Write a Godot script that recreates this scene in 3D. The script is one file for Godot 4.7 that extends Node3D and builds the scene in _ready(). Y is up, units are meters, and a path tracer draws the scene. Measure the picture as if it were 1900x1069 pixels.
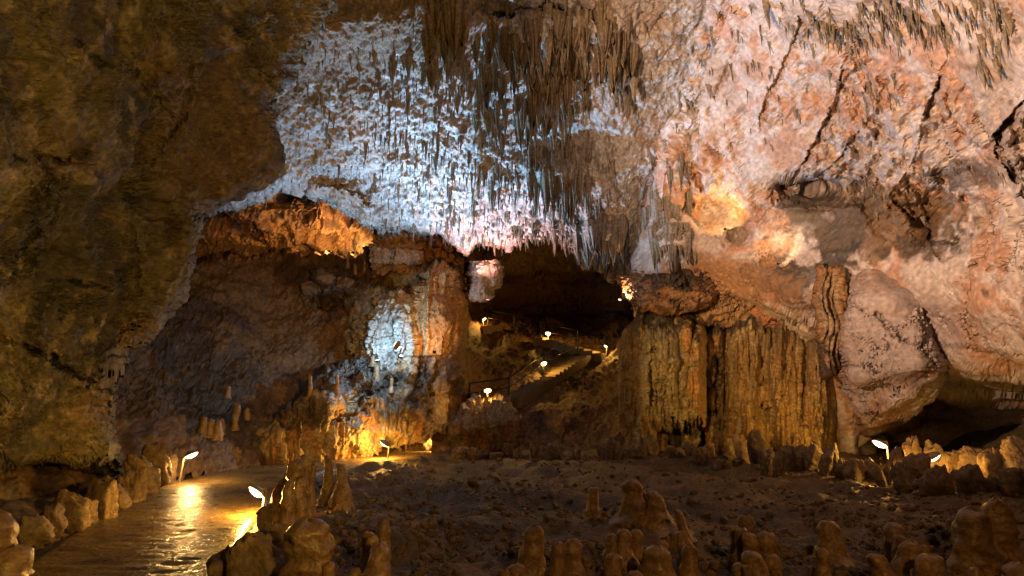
extends Node3D
# A show cave: rock hall with flood lights, a lit path and stairs.

const FOCAL := 1238.0
var eye := Vector3(0, 2.5, 0)
var view := Basis(Vector3.RIGHT, deg_to_rad(9.2))
var rng := RandomNumberGenerator.new()
var mats := {}
var taken := {}
var n_big: FastNoiseLite
var n_mid: FastNoiseLite
var n_fine: FastNoiseLite
var n_ridge: FastNoiseLite
var n_facet: FastNoiseLite
var n_crack: FastNoiseLite
var n_patch: FastNoiseLite
var n_spot: FastNoiseLite
var n_grain: FastNoiseLite
var vault := {}
var right_wall := {}
var tunnel := {}
var slope := {}
var terrace := {}

# ---------------------------------------------------------------- layout helpers
func P(x: float, y: float, d: float) -> Vector3:
	return eye + view * Vector3((x - 950.0) / FOCAL * d, (534.5 - y) / FOCAL * d, -d)

func G(x: float, y: float, h := 0.0) -> Vector3:
	var r := view * Vector3((x - 950.0) / FOCAL, (534.5 - y) / FOCAL, -1.0)
	return eye + r * ((h - eye.y) / r.y)

func pl(a: Array, t: float) -> float:
	if t <= a[0][0]: return a[0][1]
	for i in range(1, a.size()):
		if t <= a[i][0]:
			var k: float = (t - a[i - 1][0]) / (a[i][0] - a[i - 1][0])
			return lerpf(a[i - 1][1], a[i][1], k)
	return a[a.size() - 1][1]

func numbered(called: String) -> String:
	var n: int = taken.get(called, 0)
	taken[called] = n + 1
	return called if n == 0 else "%s_%03d" % [called, n]

func tag(o: Node, label: String, category: String, group := "", kind := "") -> void:
	if label: o.set_meta("label", label)
	if category: o.set_meta("category", category)
	if group: o.set_meta("group", group)
	if kind: o.set_meta("kind", kind)

func make_noise(s: int, f: float, oct: int, ridged := false, gain := 0.5) -> FastNoiseLite:
	var n := FastNoiseLite.new()
	n.seed = s
	n.noise_type = FastNoiseLite.TYPE_SIMPLEX_SMOOTH
	n.frequency = f
	n.fractal_type = FastNoiseLite.FRACTAL_RIDGED if ridged else FastNoiseLite.FRACTAL_FBM
	n.fractal_octaves = oct
	n.fractal_gain = gain
	return n

func make_cells(s: int, f: float, ret: int) -> FastNoiseLite:
	var n := FastNoiseLite.new()
	n.seed = s
	n.noise_type = FastNoiseLite.TYPE_CELLULAR
	n.frequency = f
	n.cellular_return_type = ret
	n.fractal_type = FastNoiseLite.FRACTAL_NONE
	n.domain_warp_enabled = true
	n.domain_warp_amplitude = 1.2
	n.domain_warp_frequency = 0.35
	return n

# ---------------------------------------------------------------- rock relief (metres, outwards) and rock colour (linear)
func bump(style: String, p: Vector3) -> float:
	match style:
		"wall":
			var c := n_crack.get_noise_3dv(p * 0.55)
			return n_big.get_noise_3dv(p) * 0.8 + n_facet.get_noise_3dv(p * 0.5) * 0.12 + n_mid.get_noise_3dv(p) * 0.19 + n_fine.get_noise_3dv(p) * 0.07 + n_facet.get_noise_3dv(p * 1.5 + Vector3(5, 5, 5)) * 0.05 - exp(-(c + 1.0) * 40.0) * 0.12 - exp(-(n_crack.get_noise_3dv(p * 1.2) + 1.0) * 30.0) * 0.05
		"vault":
			var s := p * Vector3(1.3, 0.5, 1.3)
			return n_big.get_noise_3dv(p) * 0.6 + (n_ridge.get_noise_3dv(s) - 0.2) * 0.14 + n_facet.get_noise_3dv(p * 1.3) * 0.05 + n_mid.get_noise_3dv(p * 1.6) * 0.17 + n_fine.get_noise_3dv(s) * 0.12
		"slab":
			var c := n_crack.get_noise_3dv(p * Vector3(0.6, 0.35, 0.6))
			return n_big.get_noise_3dv(p) * 0.6 + n_facet.get_noise_3dv(p * Vector3(0.45, 0.3, 0.45)) * 0.13 + n_mid.get_noise_3dv(p * 0.6) * 0.13 + n_fine.get_noise_3dv(p * 0.8) * 0.024 - exp(-(c + 1.0) * 40.0) * 0.08
		"flow":
			var s := p * Vector3(1.5, 0.07, 1.5)
			var s2 := p * Vector3(1.0, 0.06, 1.0)
			var c := n_crack.get_noise_3dv(p * Vector3(0.5, 0.9, 0.5))
			return n_mid.get_noise_3dv(p * Vector3(0.7, 0.05, 0.7)) * 0.5 + (n_ridge.get_noise_3dv(s) - 0.2) * 0.26 + n_fine.get_noise_3dv(s2) * 0.16 + n_mid.get_noise_3dv(p) * 0.2 + n_big.get_noise_3dv(p) * 0.3 + n_fine.get_noise_3dv(p) * 0.035 - exp(-(c + 1.0) * 40.0) * 0.14
		"ledges":
			var s := p * Vector3(0.5, 1.6, 0.5)
			var c := n_crack.get_noise_3dv(p * Vector3(0.45, 1.1, 0.45))
			return n_big.get_noise_3dv(p) * 0.7 + n_facet.get_noise_3dv(s) * 0.34 + n_mid.get_noise_3dv(p) * 0.3 + n_fine.get_noise_3dv(p) * 0.1 - exp(-(c + 1.0) * 22.0) * 0.4
		"chamber":
			return n_big.get_noise_3dv(p * 2.2) * 1.1 + n_facet.get_noise_3dv(p * 0.9) * 0.45 + n_mid.get_noise_3dv(p * 1.2) * 0.4 + n_fine.get_noise_3dv(p) * 0.14 - exp(-(n_crack.get_noise_3dv(p * Vector3(0.7, 1.2, 0.7)) + 1.0) * 24.0) * 0.35
		"mud":
			return n_big.get_noise_3dv(p) * 0.45 + n_mid.get_noise_3dv(p) * 0.22 + n_fine.get_noise_3dv(p) * 0.11 + n_facet.get_noise_3dv(p) * 0.08
	return n_mid.get_noise_3dv(p) * 0.2

func mixc(a: Color, b: Color, k: float) -> Color:
	return a.lerp(b, clampf(k, 0.0, 1.0))

func band(v: float, a: float, b: float) -> float:
	return smoothstep(a, b, v)

func tint(style: String, p: Vector3) -> Color:
	var g := n_grain.get_noise_3dv(p)
	var big := n_patch.get_noise_3dv(p)
	var sp := n_spot.get_noise_3dv(p)
	var c: Color
	match style:
		"wall":
			c = Color(0.225, 0.185, 0.082)
			c = mixc(c, Color(0.25, 0.155, 0.065), band(n_patch.get_noise_3dv(p * 1.7 + Vector3(9, 4, 1)), 0.1, 0.35) * 0.6)
			c = mixc(c, Color(0.07, 0.062, 0.05), band(big, 0.02, 0.32) * 0.8)
			c = mixc(c, Color(0.40, 0.31, 0.16), band(sp, 0.2, 0.45) * 0.75)
			c = mixc(c, Color(0.045, 0.04, 0.032), band(n_spot.get_noise_3dv(p * 0.7 + Vector3(70, 0, 0)), 0.16, 0.4) * 0.5)
			c = mixc(c, Color(0.05, 0.042, 0.03), band(n_fine.get_noise_3dv(p * 0.6), 0.12, 0.4) * 0.4)
			c = mixc(c, Color(0.04, 0.034, 0.026), exp(-(n_crack.get_noise_3dv(p * 1.2) + 1.0) * 22.0) * 0.6)
			c = mixc(c, Color(0.44, 0.36, 0.22), band(n_ridge.get_noise_3dv(p * 0.5), 0.62, 0.8) * 0.6)
		"vault":
			c = Color(0.55, 0.52, 0.48)
			c = mixc(c, Color(0.46, 0.30, 0.19), band(big, 0.05, 0.35) * 0.5)
			c = mixc(c, Color(0.28, 0.21, 0.13), band(n_patch.get_noise_3dv(p * Vector3(2.2, 1.0, 2.2) + Vector3(31, 7, 3)), 0.12, 0.38) * 0.5)
			c = mixc(c, Color(0.16, 0.135, 0.11), band(n_spot.get_noise_3dv(p * Vector3(1.6, 0.6, 1.6)), 0.16, 0.42) * 0.6)
		"slab":
			c = Color(0.60, 0.50, 0.42)
			c = mixc(c, Color(0.50, 0.245, 0.11), band(n_patch.get_noise_3dv(p * 1.0 + Vector3(0, 40, 0)) + 0.35 * n_spot.get_noise_3dv(p * 1.3), 0.0, 0.24) * 0.72)
			c = mixc(c, Color(0.62, 0.55, 0.48), band(n_spot.get_noise_3dv(p * 0.8 + Vector3(3, 3, 30)), 0.1, 0.3) * 0.75)
			c = mixc(c, Color(0.33, 0.22, 0.13), band(n_patch.get_noise_3dv(p * 0.9 + Vector3(60, 0, 0)), 0.16, 0.36) * 0.45)
			c = mixc(c, Color(0.17, 0.12, 0.08), band(sp, 0.34, 0.55) * 0.75)
		"flow":
			var v := n_spot.get_noise_3dv(p * Vector3(1.6, 0.12, 1.6))
			c = Color(0.42, 0.29, 0.12)
			c = mixc(c, Color(0.48, 0.22, 0.07), band(v, 0.0, 0.3) * 0.8)
			c = mixc(c, Color(0.54, 0.44, 0.26), band(-v, 0.05, 0.35) * 0.7)
			c = mixc(c, Color(0.085, 0.07, 0.05), band(big + 0.3 * sp, 0.16, 0.36) * 0.8)
		"ledges", "chamber":
			c = Color(0.42, 0.26, 0.14)
			c = mixc(c, Color(0.44, 0.18, 0.075), band(big, 0.0, 0.3) * 0.7)
			c = mixc(c, Color(0.10, 0.07, 0.05), band(sp + 0.4 * big, 0.14, 0.36) * 0.85)
		"mud":
			c = Color(0.215, 0.125, 0.048)
			c = mixc(c, Color(0.10, 0.06, 0.035), band(big, 0.0, 0.3))
			c = mixc(c, Color(0.30, 0.17, 0.09), band(sp, 0.2, 0.5) * 0.5)
		"ground":
			c = Color(0.20, 0.126, 0.043)
			c = mixc(c, Color(0.105, 0.066, 0.025), band(big, -0.05, 0.25))
			c = mixc(c, Color(0.30, 0.20, 0.10), band(sp, 0.12, 0.4) * 0.6)
		"grey":
			c = Color(0.25, 0.21, 0.17)
			c = mixc(c, Color(0.12, 0.085, 0.05), band(big, -0.1, 0.2))
		"calcite":
			c = Color(0.46, 0.28, 0.13)
			c = mixc(c, Color(0.52, 0.36, 0.2), band(sp, 0.0, 0.35))
			c = mixc(c, Color(0.20, 0.125, 0.065), band(big, 0.0, 0.3) * 0.5)
		"stone":
			c = Color(0.30, 0.20, 0.10)
			c = mixc(c, Color(0.20, 0.13, 0.075), band(big, -0.1, 0.25))
			c = mixc(c, Color(0.38, 0.29, 0.17), band(sp, 0.15, 0.45) * 0.7)
	return c * (1.12 + 0.6 * g)

# ---------------------------------------------------------------- meshes
func fresh() -> Dictionary:
	return {"v": PackedVector3Array(), "n": PackedVector3Array(), "c": PackedColorArray(), "i": PackedInt32Array()}

func commit(acc: Dictionary, called: String, mat: Material, parent: Node = null) -> MeshInstance3D:
	var o := MeshInstance3D.new()
	o.name = called
	o.mesh = to_mesh(acc, mat)
	(parent if parent else self).add_child(o, true)
	return o

func to_mesh(acc: Dictionary, mat: Material) -> ArrayMesh:
	var a := []
	a.resize(Mesh.ARRAY_MAX)
	a[Mesh.ARRAY_VERTEX] = acc.v
	a[Mesh.ARRAY_NORMAL] = acc.n
	if acc.c.size() == acc.v.size(): a[Mesh.ARRAY_COLOR] = acc.c
	a[Mesh.ARRAY_INDEX] = acc.i
	var m := ArrayMesh.new()
	m.add_surface_from_arrays(Mesh.PRIMITIVE_TRIANGLES, a)
	m.surface_set_material(0, mat)
	return m

func grid_normals(pos: PackedVector3Array, nu: int, nv: int, wrap := false) -> PackedVector3Array:
	var out := PackedVector3Array()
	out.resize(pos.size())
	for j in nv:
		var ja := maxi(j - 1, 0) * nu
		var jb := mini(j + 1, nv - 1) * nu
		for i in nu:
			var ia := i - 1
			var ib := i + 1
			if wrap:
				if ia < 0: ia = nu - 2
				if ib >= nu: ib = 1
			else:
				ia = maxi(ia, 0)
				ib = mini(ib, nu - 1)
			var n := (pos[jb + i] - pos[ja + i]).cross(pos[j * nu + ib] - pos[j * nu + ia])
			out[j * nu + i] = n.normalized() if n.length_squared() > 1e-16 else Vector3.UP
	return out

func add_grid(acc: Dictionary, pos: PackedVector3Array, cols: PackedColorArray, nu: int, nv: int, wrap := false) -> void:
	var base: int = acc.v.size()
	acc.v.append_array(pos)
	acc.n.append_array(grid_normals(pos, nu, nv, wrap))
	acc.c.append_array(cols)
	var idx := PackedInt32Array()
	idx.resize((nu - 1) * (nv - 1) * 6)
	var k := 0
	for j in nv - 1:
		for i in nu - 1:
			var a := base + j * nu + i
			idx[k] = a
			idx[k + 1] = a + 1
			idx[k + 2] = a + nu
			idx[k + 3] = a + 1
			idx[k + 4] = a + nu + 1
			idx[k + 5] = a + nu
			k += 6
	acc.i.append_array(idx)

# distance in layout units to a polyline, signed: negative on the right of a downward walk
func feature(f: Dictionary, x: float, y: float) -> float:
	var b: Rect2 = f.box
	if x < b.position.x or y < b.position.y or x > b.end.x or y > b.end.y: return 0.0
	var pts: PackedVector2Array = f.p
	var best := 1e9
	var side := 1.0
	var along := 0.0
	var q := Vector2(x, y)
	for i in pts.size() - 1:
		var a := pts[i]
		var ab := pts[i + 1] - a
		var t := clampf((q - a).dot(ab) / ab.length_squared(), 0.0, 1.0)
		var dd := q.distance_squared_to(a + ab * t)
		if dd < best:
			best = dd
			side = ab.cross(q - a)
			along = (i + t) / (pts.size() - 1)
	best = sqrt(best)
	var taper := clampf(minf(along, 1.0 - along) * 6.0, 0.0, 1.0)
	if f.get("open", false): taper = 1.0
	if best > f.w: return 0.0
	var k: float = best / f.w
	if f.crack:
		return f.h * (1.0 - k) * (1.0 - k) * taper * clampf(0.7 + 1.6 * n_mid.get_noise_2d(x * 0.04, y * 0.04), 0.0, 1.5)
	if side > 0.0:
		return 0.0
	return f.h * (1.0 - k) * taper * clampf(0.75 + 1.3 * n_mid.get_noise_2d(x * 0.03, y * 0.03), 0.05, 1.4)

func line_feature(crack: bool, h: float, w: float, pts: Array, open := false) -> Dictionary:
	var p := PackedVector2Array()
	for q in pts: p.append(Vector2(q[0], q[1]))
	var r := Rect2(p[0], Vector2.ZERO)
	for q in p: r = r.expand(q)
	return {"crack": crack, "h": h, "w": w, "p": p, "box": r.grow(w), "open": open}

# A rock face: an area of the hall's side, its depth, its rounded edges and its relief.
# m: "x" (lo = top edge, hi = bottom edge over x) or "y" (lo = left edge, hi = right edge over y)
func relief(called: String, cfg: Dictionary, parent: Node = null) -> Dictionary:
	var nu: int = cfg.nu
	var nv: int = cfg.nv
	var along_x: bool = cfg.m == "x"
	var style: String = cfg.style
	var depth: Callable = cfg.depth
	var feats: Array = cfg.get("features", [])
	var stains: Array = cfg.get("stains", [])
	var jag: float = cfg.get("jag", 6.0)
	var amp: float = cfg.get("amp", 1.0)
	var er: Dictionary = cfg.get("round", {})
	var tone: Color = cfg.get("tone", Color(1, 1, 1))
	var lo := PackedFloat32Array()
	var hi := PackedFloat32Array()
	var n := nu if along_x else nv
	for i in n:
		var s: float = lerpf(cfg.a0, cfg.a1, float(i) / (n - 1))
		lo.append(pl(cfg.lo, s) + n_mid.get_noise_2d(s * 0.06, 17.0) * jag + n_mid.get_noise_2d(s * 0.3, 47.0) * jag * 0.4)
		hi.append(pl(cfg.hi, s) + n_mid.get_noise_2d(s * 0.06, 91.0) * jag + n_mid.get_noise_2d(s * 0.3, 71.0) * jag * 0.4)
	var base := PackedVector3Array()
	base.resize(nu * nv)
	var flat := PackedVector2Array()
	var pull: float = cfg.get("pull", 5.0)
	var wob: float = cfg.get("wobble", 1.0)
	var cut := PackedFloat32Array()
	cut.resize(nu * nv)
	flat.resize(nu * nv)
	for j in nv:
		for i in nu:
			var si := i
			var sj := j
			var skirt := 0.0
			var px := 0.0
			var py := 0.0
			if er.has("l") and i == 0: si = 1; skirt = 1.0; px = pull
			if er.has("r") and i == nu - 1: si = nu - 2; skirt = 1.0; px = -pull
			if er.has("t") and j == 0: sj = 1; skirt = 1.0; py = pull
			if er.has("b") and j == nv - 1: sj = nv - 2; skirt = 1.0; py = -pull
			var s := float(si) / (nu - 1)
			var t := float(sj) / (nv - 1)
			var x: float
			var y: float
			var gl: float
			var gr: float
			var gt: float
			var gb: float
			if along_x:
				x = lerpf(cfg.a0, cfg.a1, s)
				y = lerpf(lo[si], hi[si], t)
				gl = x - cfg.a0; gr = cfg.a1 - x
				gt = y - lo[si]; gb = hi[si] - y
			else:
				y = lerpf(cfg.a0, cfg.a1, t)
				x = lerpf(lo[sj], hi[sj], s)
				gt = y - cfg.a0; gb = cfg.a1 - y
				gl = x - lo[sj]; gr = hi[sj] - x
			var d: float = depth.call(x, y)
			if feats.size() > 0:
				var fx := x + (n_mid.get_noise_2d(x * 0.05, y * 0.05) * 12.0 + n_mid.get_noise_2d(x * 0.22, y * 0.22 + 50.0) * 5.0) * wob
				var fy := y + (n_mid.get_noise_2d(x * 0.05 + 80.0, y * 0.05) * 12.0 + n_mid.get_noise_2d(x * 0.22 + 80.0, y * 0.22) * 5.0) * wob
				var df := 0.0
				for f in feats: df += feature(f, fx, fy)
				cut[j * nu + i] = df
			for e in er:
				var g: float = gl if e == "l" else gr if e == "r" else gt if e == "t" else gb
				var w: float = er[e][0]
				if g < w:
					var k := clampf(1.0 - g / w, 0.0, 0.995)
					d += er[e][1] * (1.0 - sqrt(1.0 - k * k))
			d += skirt * cfg.get("skirt", 5.0)
			flat[j * nu + i] = Vector2(x, y)
			base[j * nu + i] = P(x + px, y + py, d)
	var nor := grid_normals(base, nu, nv)
	var cols := PackedColorArray()
	cols.resize(nu * nv)
	for k in nu * nv:
		var b := base[k]
		var q := b + nor[k] * bump(style, b) * amp + (b - eye).normalized() * cut[k]
		base[k] = q
		var c := tint(style, q) * tone
		for s in stains:
			var e: float = ((flat[k] - s.at) / s.size).length() + n_spot.get_noise_3dv(q * 1.2) * s.get("rag", 0.5) + n_spot.get_noise_3dv(q * Vector3(2, 0.25, 2)) * s.get("drip", 0.0)
			if e < 1.0: c = c.lerp(s.col * (1.0 + 0.4 * n_grain.get_noise_3dv(q)), clampf((1.0 - e) * 6.0, 0.0, 1.0) * s.get("k", 0.85))
		c.a = 1.0
		cols[k] = c
	var acc := fresh()
	add_grid(acc, base, cols, nu, nv)
	var o := commit(acc, called, mats[cfg.get("mat", "rock")], parent)
	return {"node": o, "pos": base, "flat": flat, "nu": nu, "nv": nv, "cfg": cfg, "lo": lo, "hi": hi}

# the rock surface of an along-x face at a layout point
func on_face(r: Dictionary, x: float, y: float) -> Vector3:
	var c: Dictionary = r.cfg
	var s: float = clampf((x - c.a0) / (c.a1 - c.a0), 0.0, 1.0) * (r.nu - 1)
	var i := int(s)
	var t: float = clampf((y - r.lo[i]) / (r.hi[i] - r.lo[i]), 0.0, 1.0) * (r.nv - 1)
	return r.pos[int(t) * r.nu + i]

func stain(x: float, y: float, rx: float, ry: float, col: Color, k := 0.85, rag := 0.5, drip := 0.0) -> Dictionary:
	return {"at": Vector2(x, y), "size": Vector2(rx, ry), "col": col, "k": k, "rag": rag, "drip": drip}

# ---------------------------------------------------------------- small shapes
func add_tube(acc: Dictionary, a: Vector3, b: Vector3, r0: float, r1: float, col := Color(1, 1, 1), seg := 10) -> void:
	var ax := (b - a).normalized()
	var u := ax.cross(Vector3.RIGHT if absf(ax.x) < 0.9 else Vector3.UP).normalized()
	var w := ax.cross(u)
	var pos := PackedVector3Array()
	var cols := PackedColorArray()
	for row in [[b, 0.0], [b, r1], [a, r0], [a, 0.0]]:
		for i in seg + 1:
			var t := TAU * i / seg
			pos.append(row[0] + (u * cos(t) + w * sin(t)) * row[1])
			cols.append(col)
	# separate strips keep the caps' edges crisp
	var nu := seg + 1
	for s in 3:
		add_grid(acc, pos.slice(s * nu, (s + 2) * nu), cols.slice(s * nu, (s + 2) * nu), nu, 2, true)

func add_box(acc: Dictionary, t: Transform3D, size: Vector3, col := Color(1, 1, 1)) -> void:
	for s in [[Vector3.RIGHT, Vector3.UP, Vector3.BACK], [Vector3.LEFT, Vector3.UP, Vector3.FORWARD], [Vector3.BACK, Vector3.UP, Vector3.LEFT], [Vector3.FORWARD, Vector3.UP, Vector3.RIGHT], [Vector3.UP, Vector3.FORWARD, Vector3.RIGHT], [Vector3.DOWN, Vector3.BACK, Vector3.RIGHT]]:
		var n: Vector3 = s[0]
		var up: Vector3 = s[1]
		var side := up.cross(n)
		var pos := PackedVector3Array()
		var cols := PackedColorArray()
		for q in [[-1, 1], [1, 1], [-1, -1], [1, -1]]:
			pos.append(t * ((n + side * q[0] + up * q[1]) * size * 0.5))
			cols.append(col)
		add_grid(acc, pos, cols, 2, 2)

# turned shape around axis: rows of [distance along the axis, radius]
func add_lathe(acc: Dictionary, at: Vector3, axis: Vector3, rows: Array, seg := 20, col := Color(1, 1, 1)) -> void:
	var ax := axis.normalized()
	var u := ax.cross(Vector3.RIGHT if absf(ax.x) < 0.9 else Vector3.UP).normalized()
	var w := ax.cross(u)
	var pos := PackedVector3Array()
	var cols := PackedColorArray()
	for k in range(rows.size() - 1, -1, -1):
		for i in seg + 1:
			var t := TAU * i / seg
			pos.append(at + ax * rows[k][0] + (u * cos(t) + w * sin(t)) * rows[k][1])
			cols.append(col)
	add_grid(acc, pos, cols, seg + 1, rows.size(), true)

# dome-topped dripstone standing at foot
func add_dripstone(acc: Dictionary, foot: Vector3, h: float, r: float, flare: float, lean: Vector3, style: String, seed_at: Vector3, seg := 30, rings := 34) -> void:
	var pos := PackedVector3Array()
	var cols := PackedColorArray()
	for j in rings:
		var t := 1.0 - float(j) / (rings - 1)
		var prof: float
		var top := 1.0 - minf(r * 1.1 / h, 0.5)
		if t > top:
			var k := (t - top) / (1.0 - top)
			prof = r * sqrt(maxf(0.0, 1.0 - k * k))
		else:
			prof = r * (1.0 + 0.22 * (1.0 - t / top)) + flare * pow(1.0 - t / top, 2.6) * 1.5
		for i in seg + 1:
			var a := TAU * i / seg
			var dir := Vector3(cos(a), 0, sin(a))
			var s := seed_at + (dir * r + Vector3(0, t * h, 0)) * 1.0
			var k1 := n_mid.get_noise_3dv(s * 2.0)
			var q := prof * (1.0 + 0.42 * k1 + 0.5 * n_big.get_noise_3dv(s * 6.0) + 0.16 * n_fine.get_noise_3dv(s * 1.3) + 0.05 * sin(t * h * 26.0 + 5.0 * k1) + 0.12 * n_fine.get_noise_3dv(s * Vector3(2.0, 0.15, 2.0)))
			var sway := Vector3(n_mid.get_noise_2d(seed_at.x * 9.0, t * h), 0, n_mid.get_noise_2d(seed_at.z * 9.0, t * h + 40.0)) * r * 0.7 * t
			var p := foot + dir * q + sway + lean * t * t * h + Vector3(0, t * h - 0.12 + (0.25 * r * n_mid.get_noise_3dv(s * 3.0)) * t, 0)
			pos.append(p)
			var c := tint(style, p)
			c.a = 1.0
			cols.append(c)
	add_grid(acc, pos, cols, seg + 1, rings, true)

# a broken stone: a block cut by random planes, weathered
func add_stone(acc: Dictionary, t: Transform3D, half: Vector3, style: String, sd: int, nu := 28, nv := 20, rough := 0.1, cut := 0.8) -> void:
	var r := RandomNumberGenerator.new()
	r.seed = sd
	var planes: Array[Vector4] = []
	for s in [Vector3.RIGHT, Vector3.LEFT, Vector3.UP, Vector3.DOWN, Vector3.BACK, Vector3.FORWARD]:
		var n := (s as Vector3 + Vector3(r.randf_range(-0.45, 0.45), r.randf_range(-0.45, 0.45), r.randf_range(-0.45, 0.45))).normalized()
		planes.append(Vector4(n.x, n.y, n.z, 0.92 + r.randf_range(-0.1, 0.05)))
	for k in 9:
		var n := Vector3(r.randf_range(-1, 1), r.randf_range(-0.7, 1), r.randf_range(-1, 1)).normalized()
		planes.append(Vector4(n.x, n.y, n.z, r.randf_range(cut, 1.15)))
	var off := Vector3(r.randf() * 50.0, r.randf() * 50.0, r.randf() * 50.0)
	var pos := PackedVector3Array()
	var cols := PackedColorArray()
	for j in nv:
		var ph := PI * j / (nv - 1)
		for i in nu:
			var th := TAU * i / (nu - 1)
			var d := Vector3(sin(ph) * cos(th), cos(ph), sin(ph) * sin(th))
			var rad := 1.6
			for q in planes:
				var k := d.x * q.x + d.y * q.y + d.z * q.z
				if k > 0.01: rad = minf(rad, q.w / k)
			rad *= 1.0 + rough * (n_mid.get_noise_3dv(off + d * 2.0) * 2.0 + n_fine.get_noise_3dv(off + d))
			var p := t * (d * rad * half)
			pos.append(p)
			var c := tint(style, p + off)
			c.a = 1.0
			cols.append(c)
	add_grid(acc, pos, cols, nu, nv, true)

func stone_at(foot: Vector3, w: float, h: float, dep: float, turn: float, tilt: float) -> Transform3D:
	var b := Basis(Vector3.UP, turn) * Basis(Vector3.BACK, tilt)
	return Transform3D(b, foot + Vector3(0, h * 0.42, 0))

# ---------------------------------------------------------------- materials
func grain_texture(sd: int, f: float, lo: float, hi: float, ridged := false) -> NoiseTexture2D:
	var t := NoiseTexture2D.new()
	t.width = 512
	t.height = 512
	t.seamless = true
	t.generate_mipmaps = false
	t.noise = make_noise(sd, f, 6, ridged, 0.6)
	var g := Gradient.new()
	g.colors = PackedColorArray([Color(lo, lo, lo), Color(hi, hi, hi)])
	t.color_ramp = g
	return t

func rock_material(rough: float, scale: float, relief_cm: float, spec := 0.5) -> StandardMaterial3D:
	var m := StandardMaterial3D.new()
	m.vertex_color_use_as_albedo = true
	m.roughness = rough
	m.metallic_specular = spec
	m.uv1_triplanar = true
	m.uv1_world_triplanar = true
	m.uv1_scale = Vector3.ONE * scale
	m.albedo_texture = mats.grain_a
	m.heightmap_enabled = true
	m.heightmap_texture = mats.grain_b
	m.heightmap_scale = relief_cm
	return m

func plain(c: Color, rough: float, metal := 0.0) -> StandardMaterial3D:
	var m := StandardMaterial3D.new()
	m.albedo_color = c
	m.roughness = rough
	m.metallic = metal
	return m

func glow(c: Color, e: float) -> StandardMaterial3D:
	var m := StandardMaterial3D.new()
	m.albedo_color = Color(0.9, 0.9, 0.9)
	m.emission_enabled = true
	m.emission = c
	m.emission_energy_multiplier = e
	return m

# ---------------------------------------------------------------- lamps
func omni(parent: Node3D, at: Vector3, c: Color, e: float, size := 0.05) -> void:
	var l := OmniLight3D.new()
	l.name = "bulb_light"
	l.light_color = c
	l.light_energy = e
	l.light_size = size
	l.omni_range = 40.0
	l.omni_attenuation = 2.0
	l.shadow_enabled = true
	parent.add_child(l, true)
	l.global_position = at

# a path lamp: slim post, tilted bell with a glowing bowl below it; to = where the bowl faces
func path_lamp(label: String, base: Vector3, head: Vector3, to: Vector3, r: float, c: Color, e: float, group := "path lamps") -> void:
	var o := Node3D.new()
	o.name = numbered("path_lamp")
	add_child(o)
	o.global_position = base
	tag(o, label, "lamp", group)
	var h := head - base
	var f := to.normalized()
	var side := Vector3(f.x, 0, f.z)
	side = side.normalized() if side.length() > 0.05 else Vector3.RIGHT
	var joint := h - f * r * 0.3 - side * r * 0.95
	var acc := fresh()
	add_tube(acc, Vector3(0, -0.15, 0), joint, 0.035, 0.03)
	commit(acc, "post", mats.metal, o)
	acc = fresh()
	add_tube(acc, joint, h - f * r * 0.35, 0.028, 0.028)
	commit(acc, "bracket", mats.metal, o)
	acc = fresh()
	add_lathe(acc, h, -f, [[-0.02, r * 1.02], [0.0, r * 1.06], [r * 0.12, r * 1.0], [r * 0.36, r * 0.72], [r * 0.52, r * 0.36], [r * 0.56, 0.0]], 22)
	var bell := commit(acc, "bell", mats.metal, o)
	acc = fresh()
	add_lathe(acc, h, f, [[-0.01, r * 0.97], [r * 0.16, r * 0.93], [r * 0.34, r * 0.72], [r * 0.44, r * 0.42], [r * 0.48, 0.0]], 22)
	commit(acc, "glowing_bowl", mats.bowl, bell)
	omni(o, head + f * r * 0.4, c, e, r * 0.3)

# a flood light: housing, glass, bracket, and a spot from its face
func flood(label: String, at: Vector3, aim: Vector3, c: Color, e: float, angle: float, soft := 0.6, size := 1.0) -> void:
	var o := Node3D.new()
	o.name = numbered("flood_light")
	add_child(o)
	o.look_at_from_position(at, aim, Vector3.UP)
	tag(o, label, "flood light", "flood lights")
	var acc := fresh()
	add_box(acc, Transform3D(Basis(), Vector3(0, 0, 0.1) * size), Vector3(0.34, 0.26, 0.16) * size)
	var box := commit(acc, "housing", mats.metal_dark, o)
	acc = fresh()
	add_box(acc, Transform3D(Basis(), Vector3(0, 0, 0.012) * size), Vector3(0.3, 0.22, 0.012) * size)
	commit(acc, "glowing_glass", glow(c, 7.0), box)
	acc = fresh()
	add_box(acc, Transform3D(Basis(), Vector3(0, -0.2, 0.1) * size), Vector3(0.06, 0.2, 0.05) * size)
	commit(acc, "bracket", mats.metal_dark, o)
	if size >= 1.0:
		# the unseen ones outside the picture get slim poles
		acc = fresh()
		var top := o.to_local(at + Vector3(0, -0.28, 0))
		add_tube(acc, o.to_local(Vector3(at.x, -0.3, at.z)), top, 0.04, 0.03)
		commit(acc, "pole", mats.metal_dark, o)
	var l := SpotLight3D.new()
	l.name = "flood_beam"
	l.light_color = c
	l.light_energy = e
	l.light_size = 0.12 * size
	l.spot_range = 60.0
	l.spot_attenuation = 2.0
	l.spot_angle = angle
	l.spot_angle_attenuation = soft
	l.shadow_enabled = true
	o.add_child(l)
	l.position = Vector3(0, 0, -0.03)

func hump(x: float, y: float, cx: float, cy: float, rx: float, ry: float) -> float:
	var a := (x - cx) / rx
	var b := (y - cy) / ry
	return exp(-(a * a + b * b))

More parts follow.
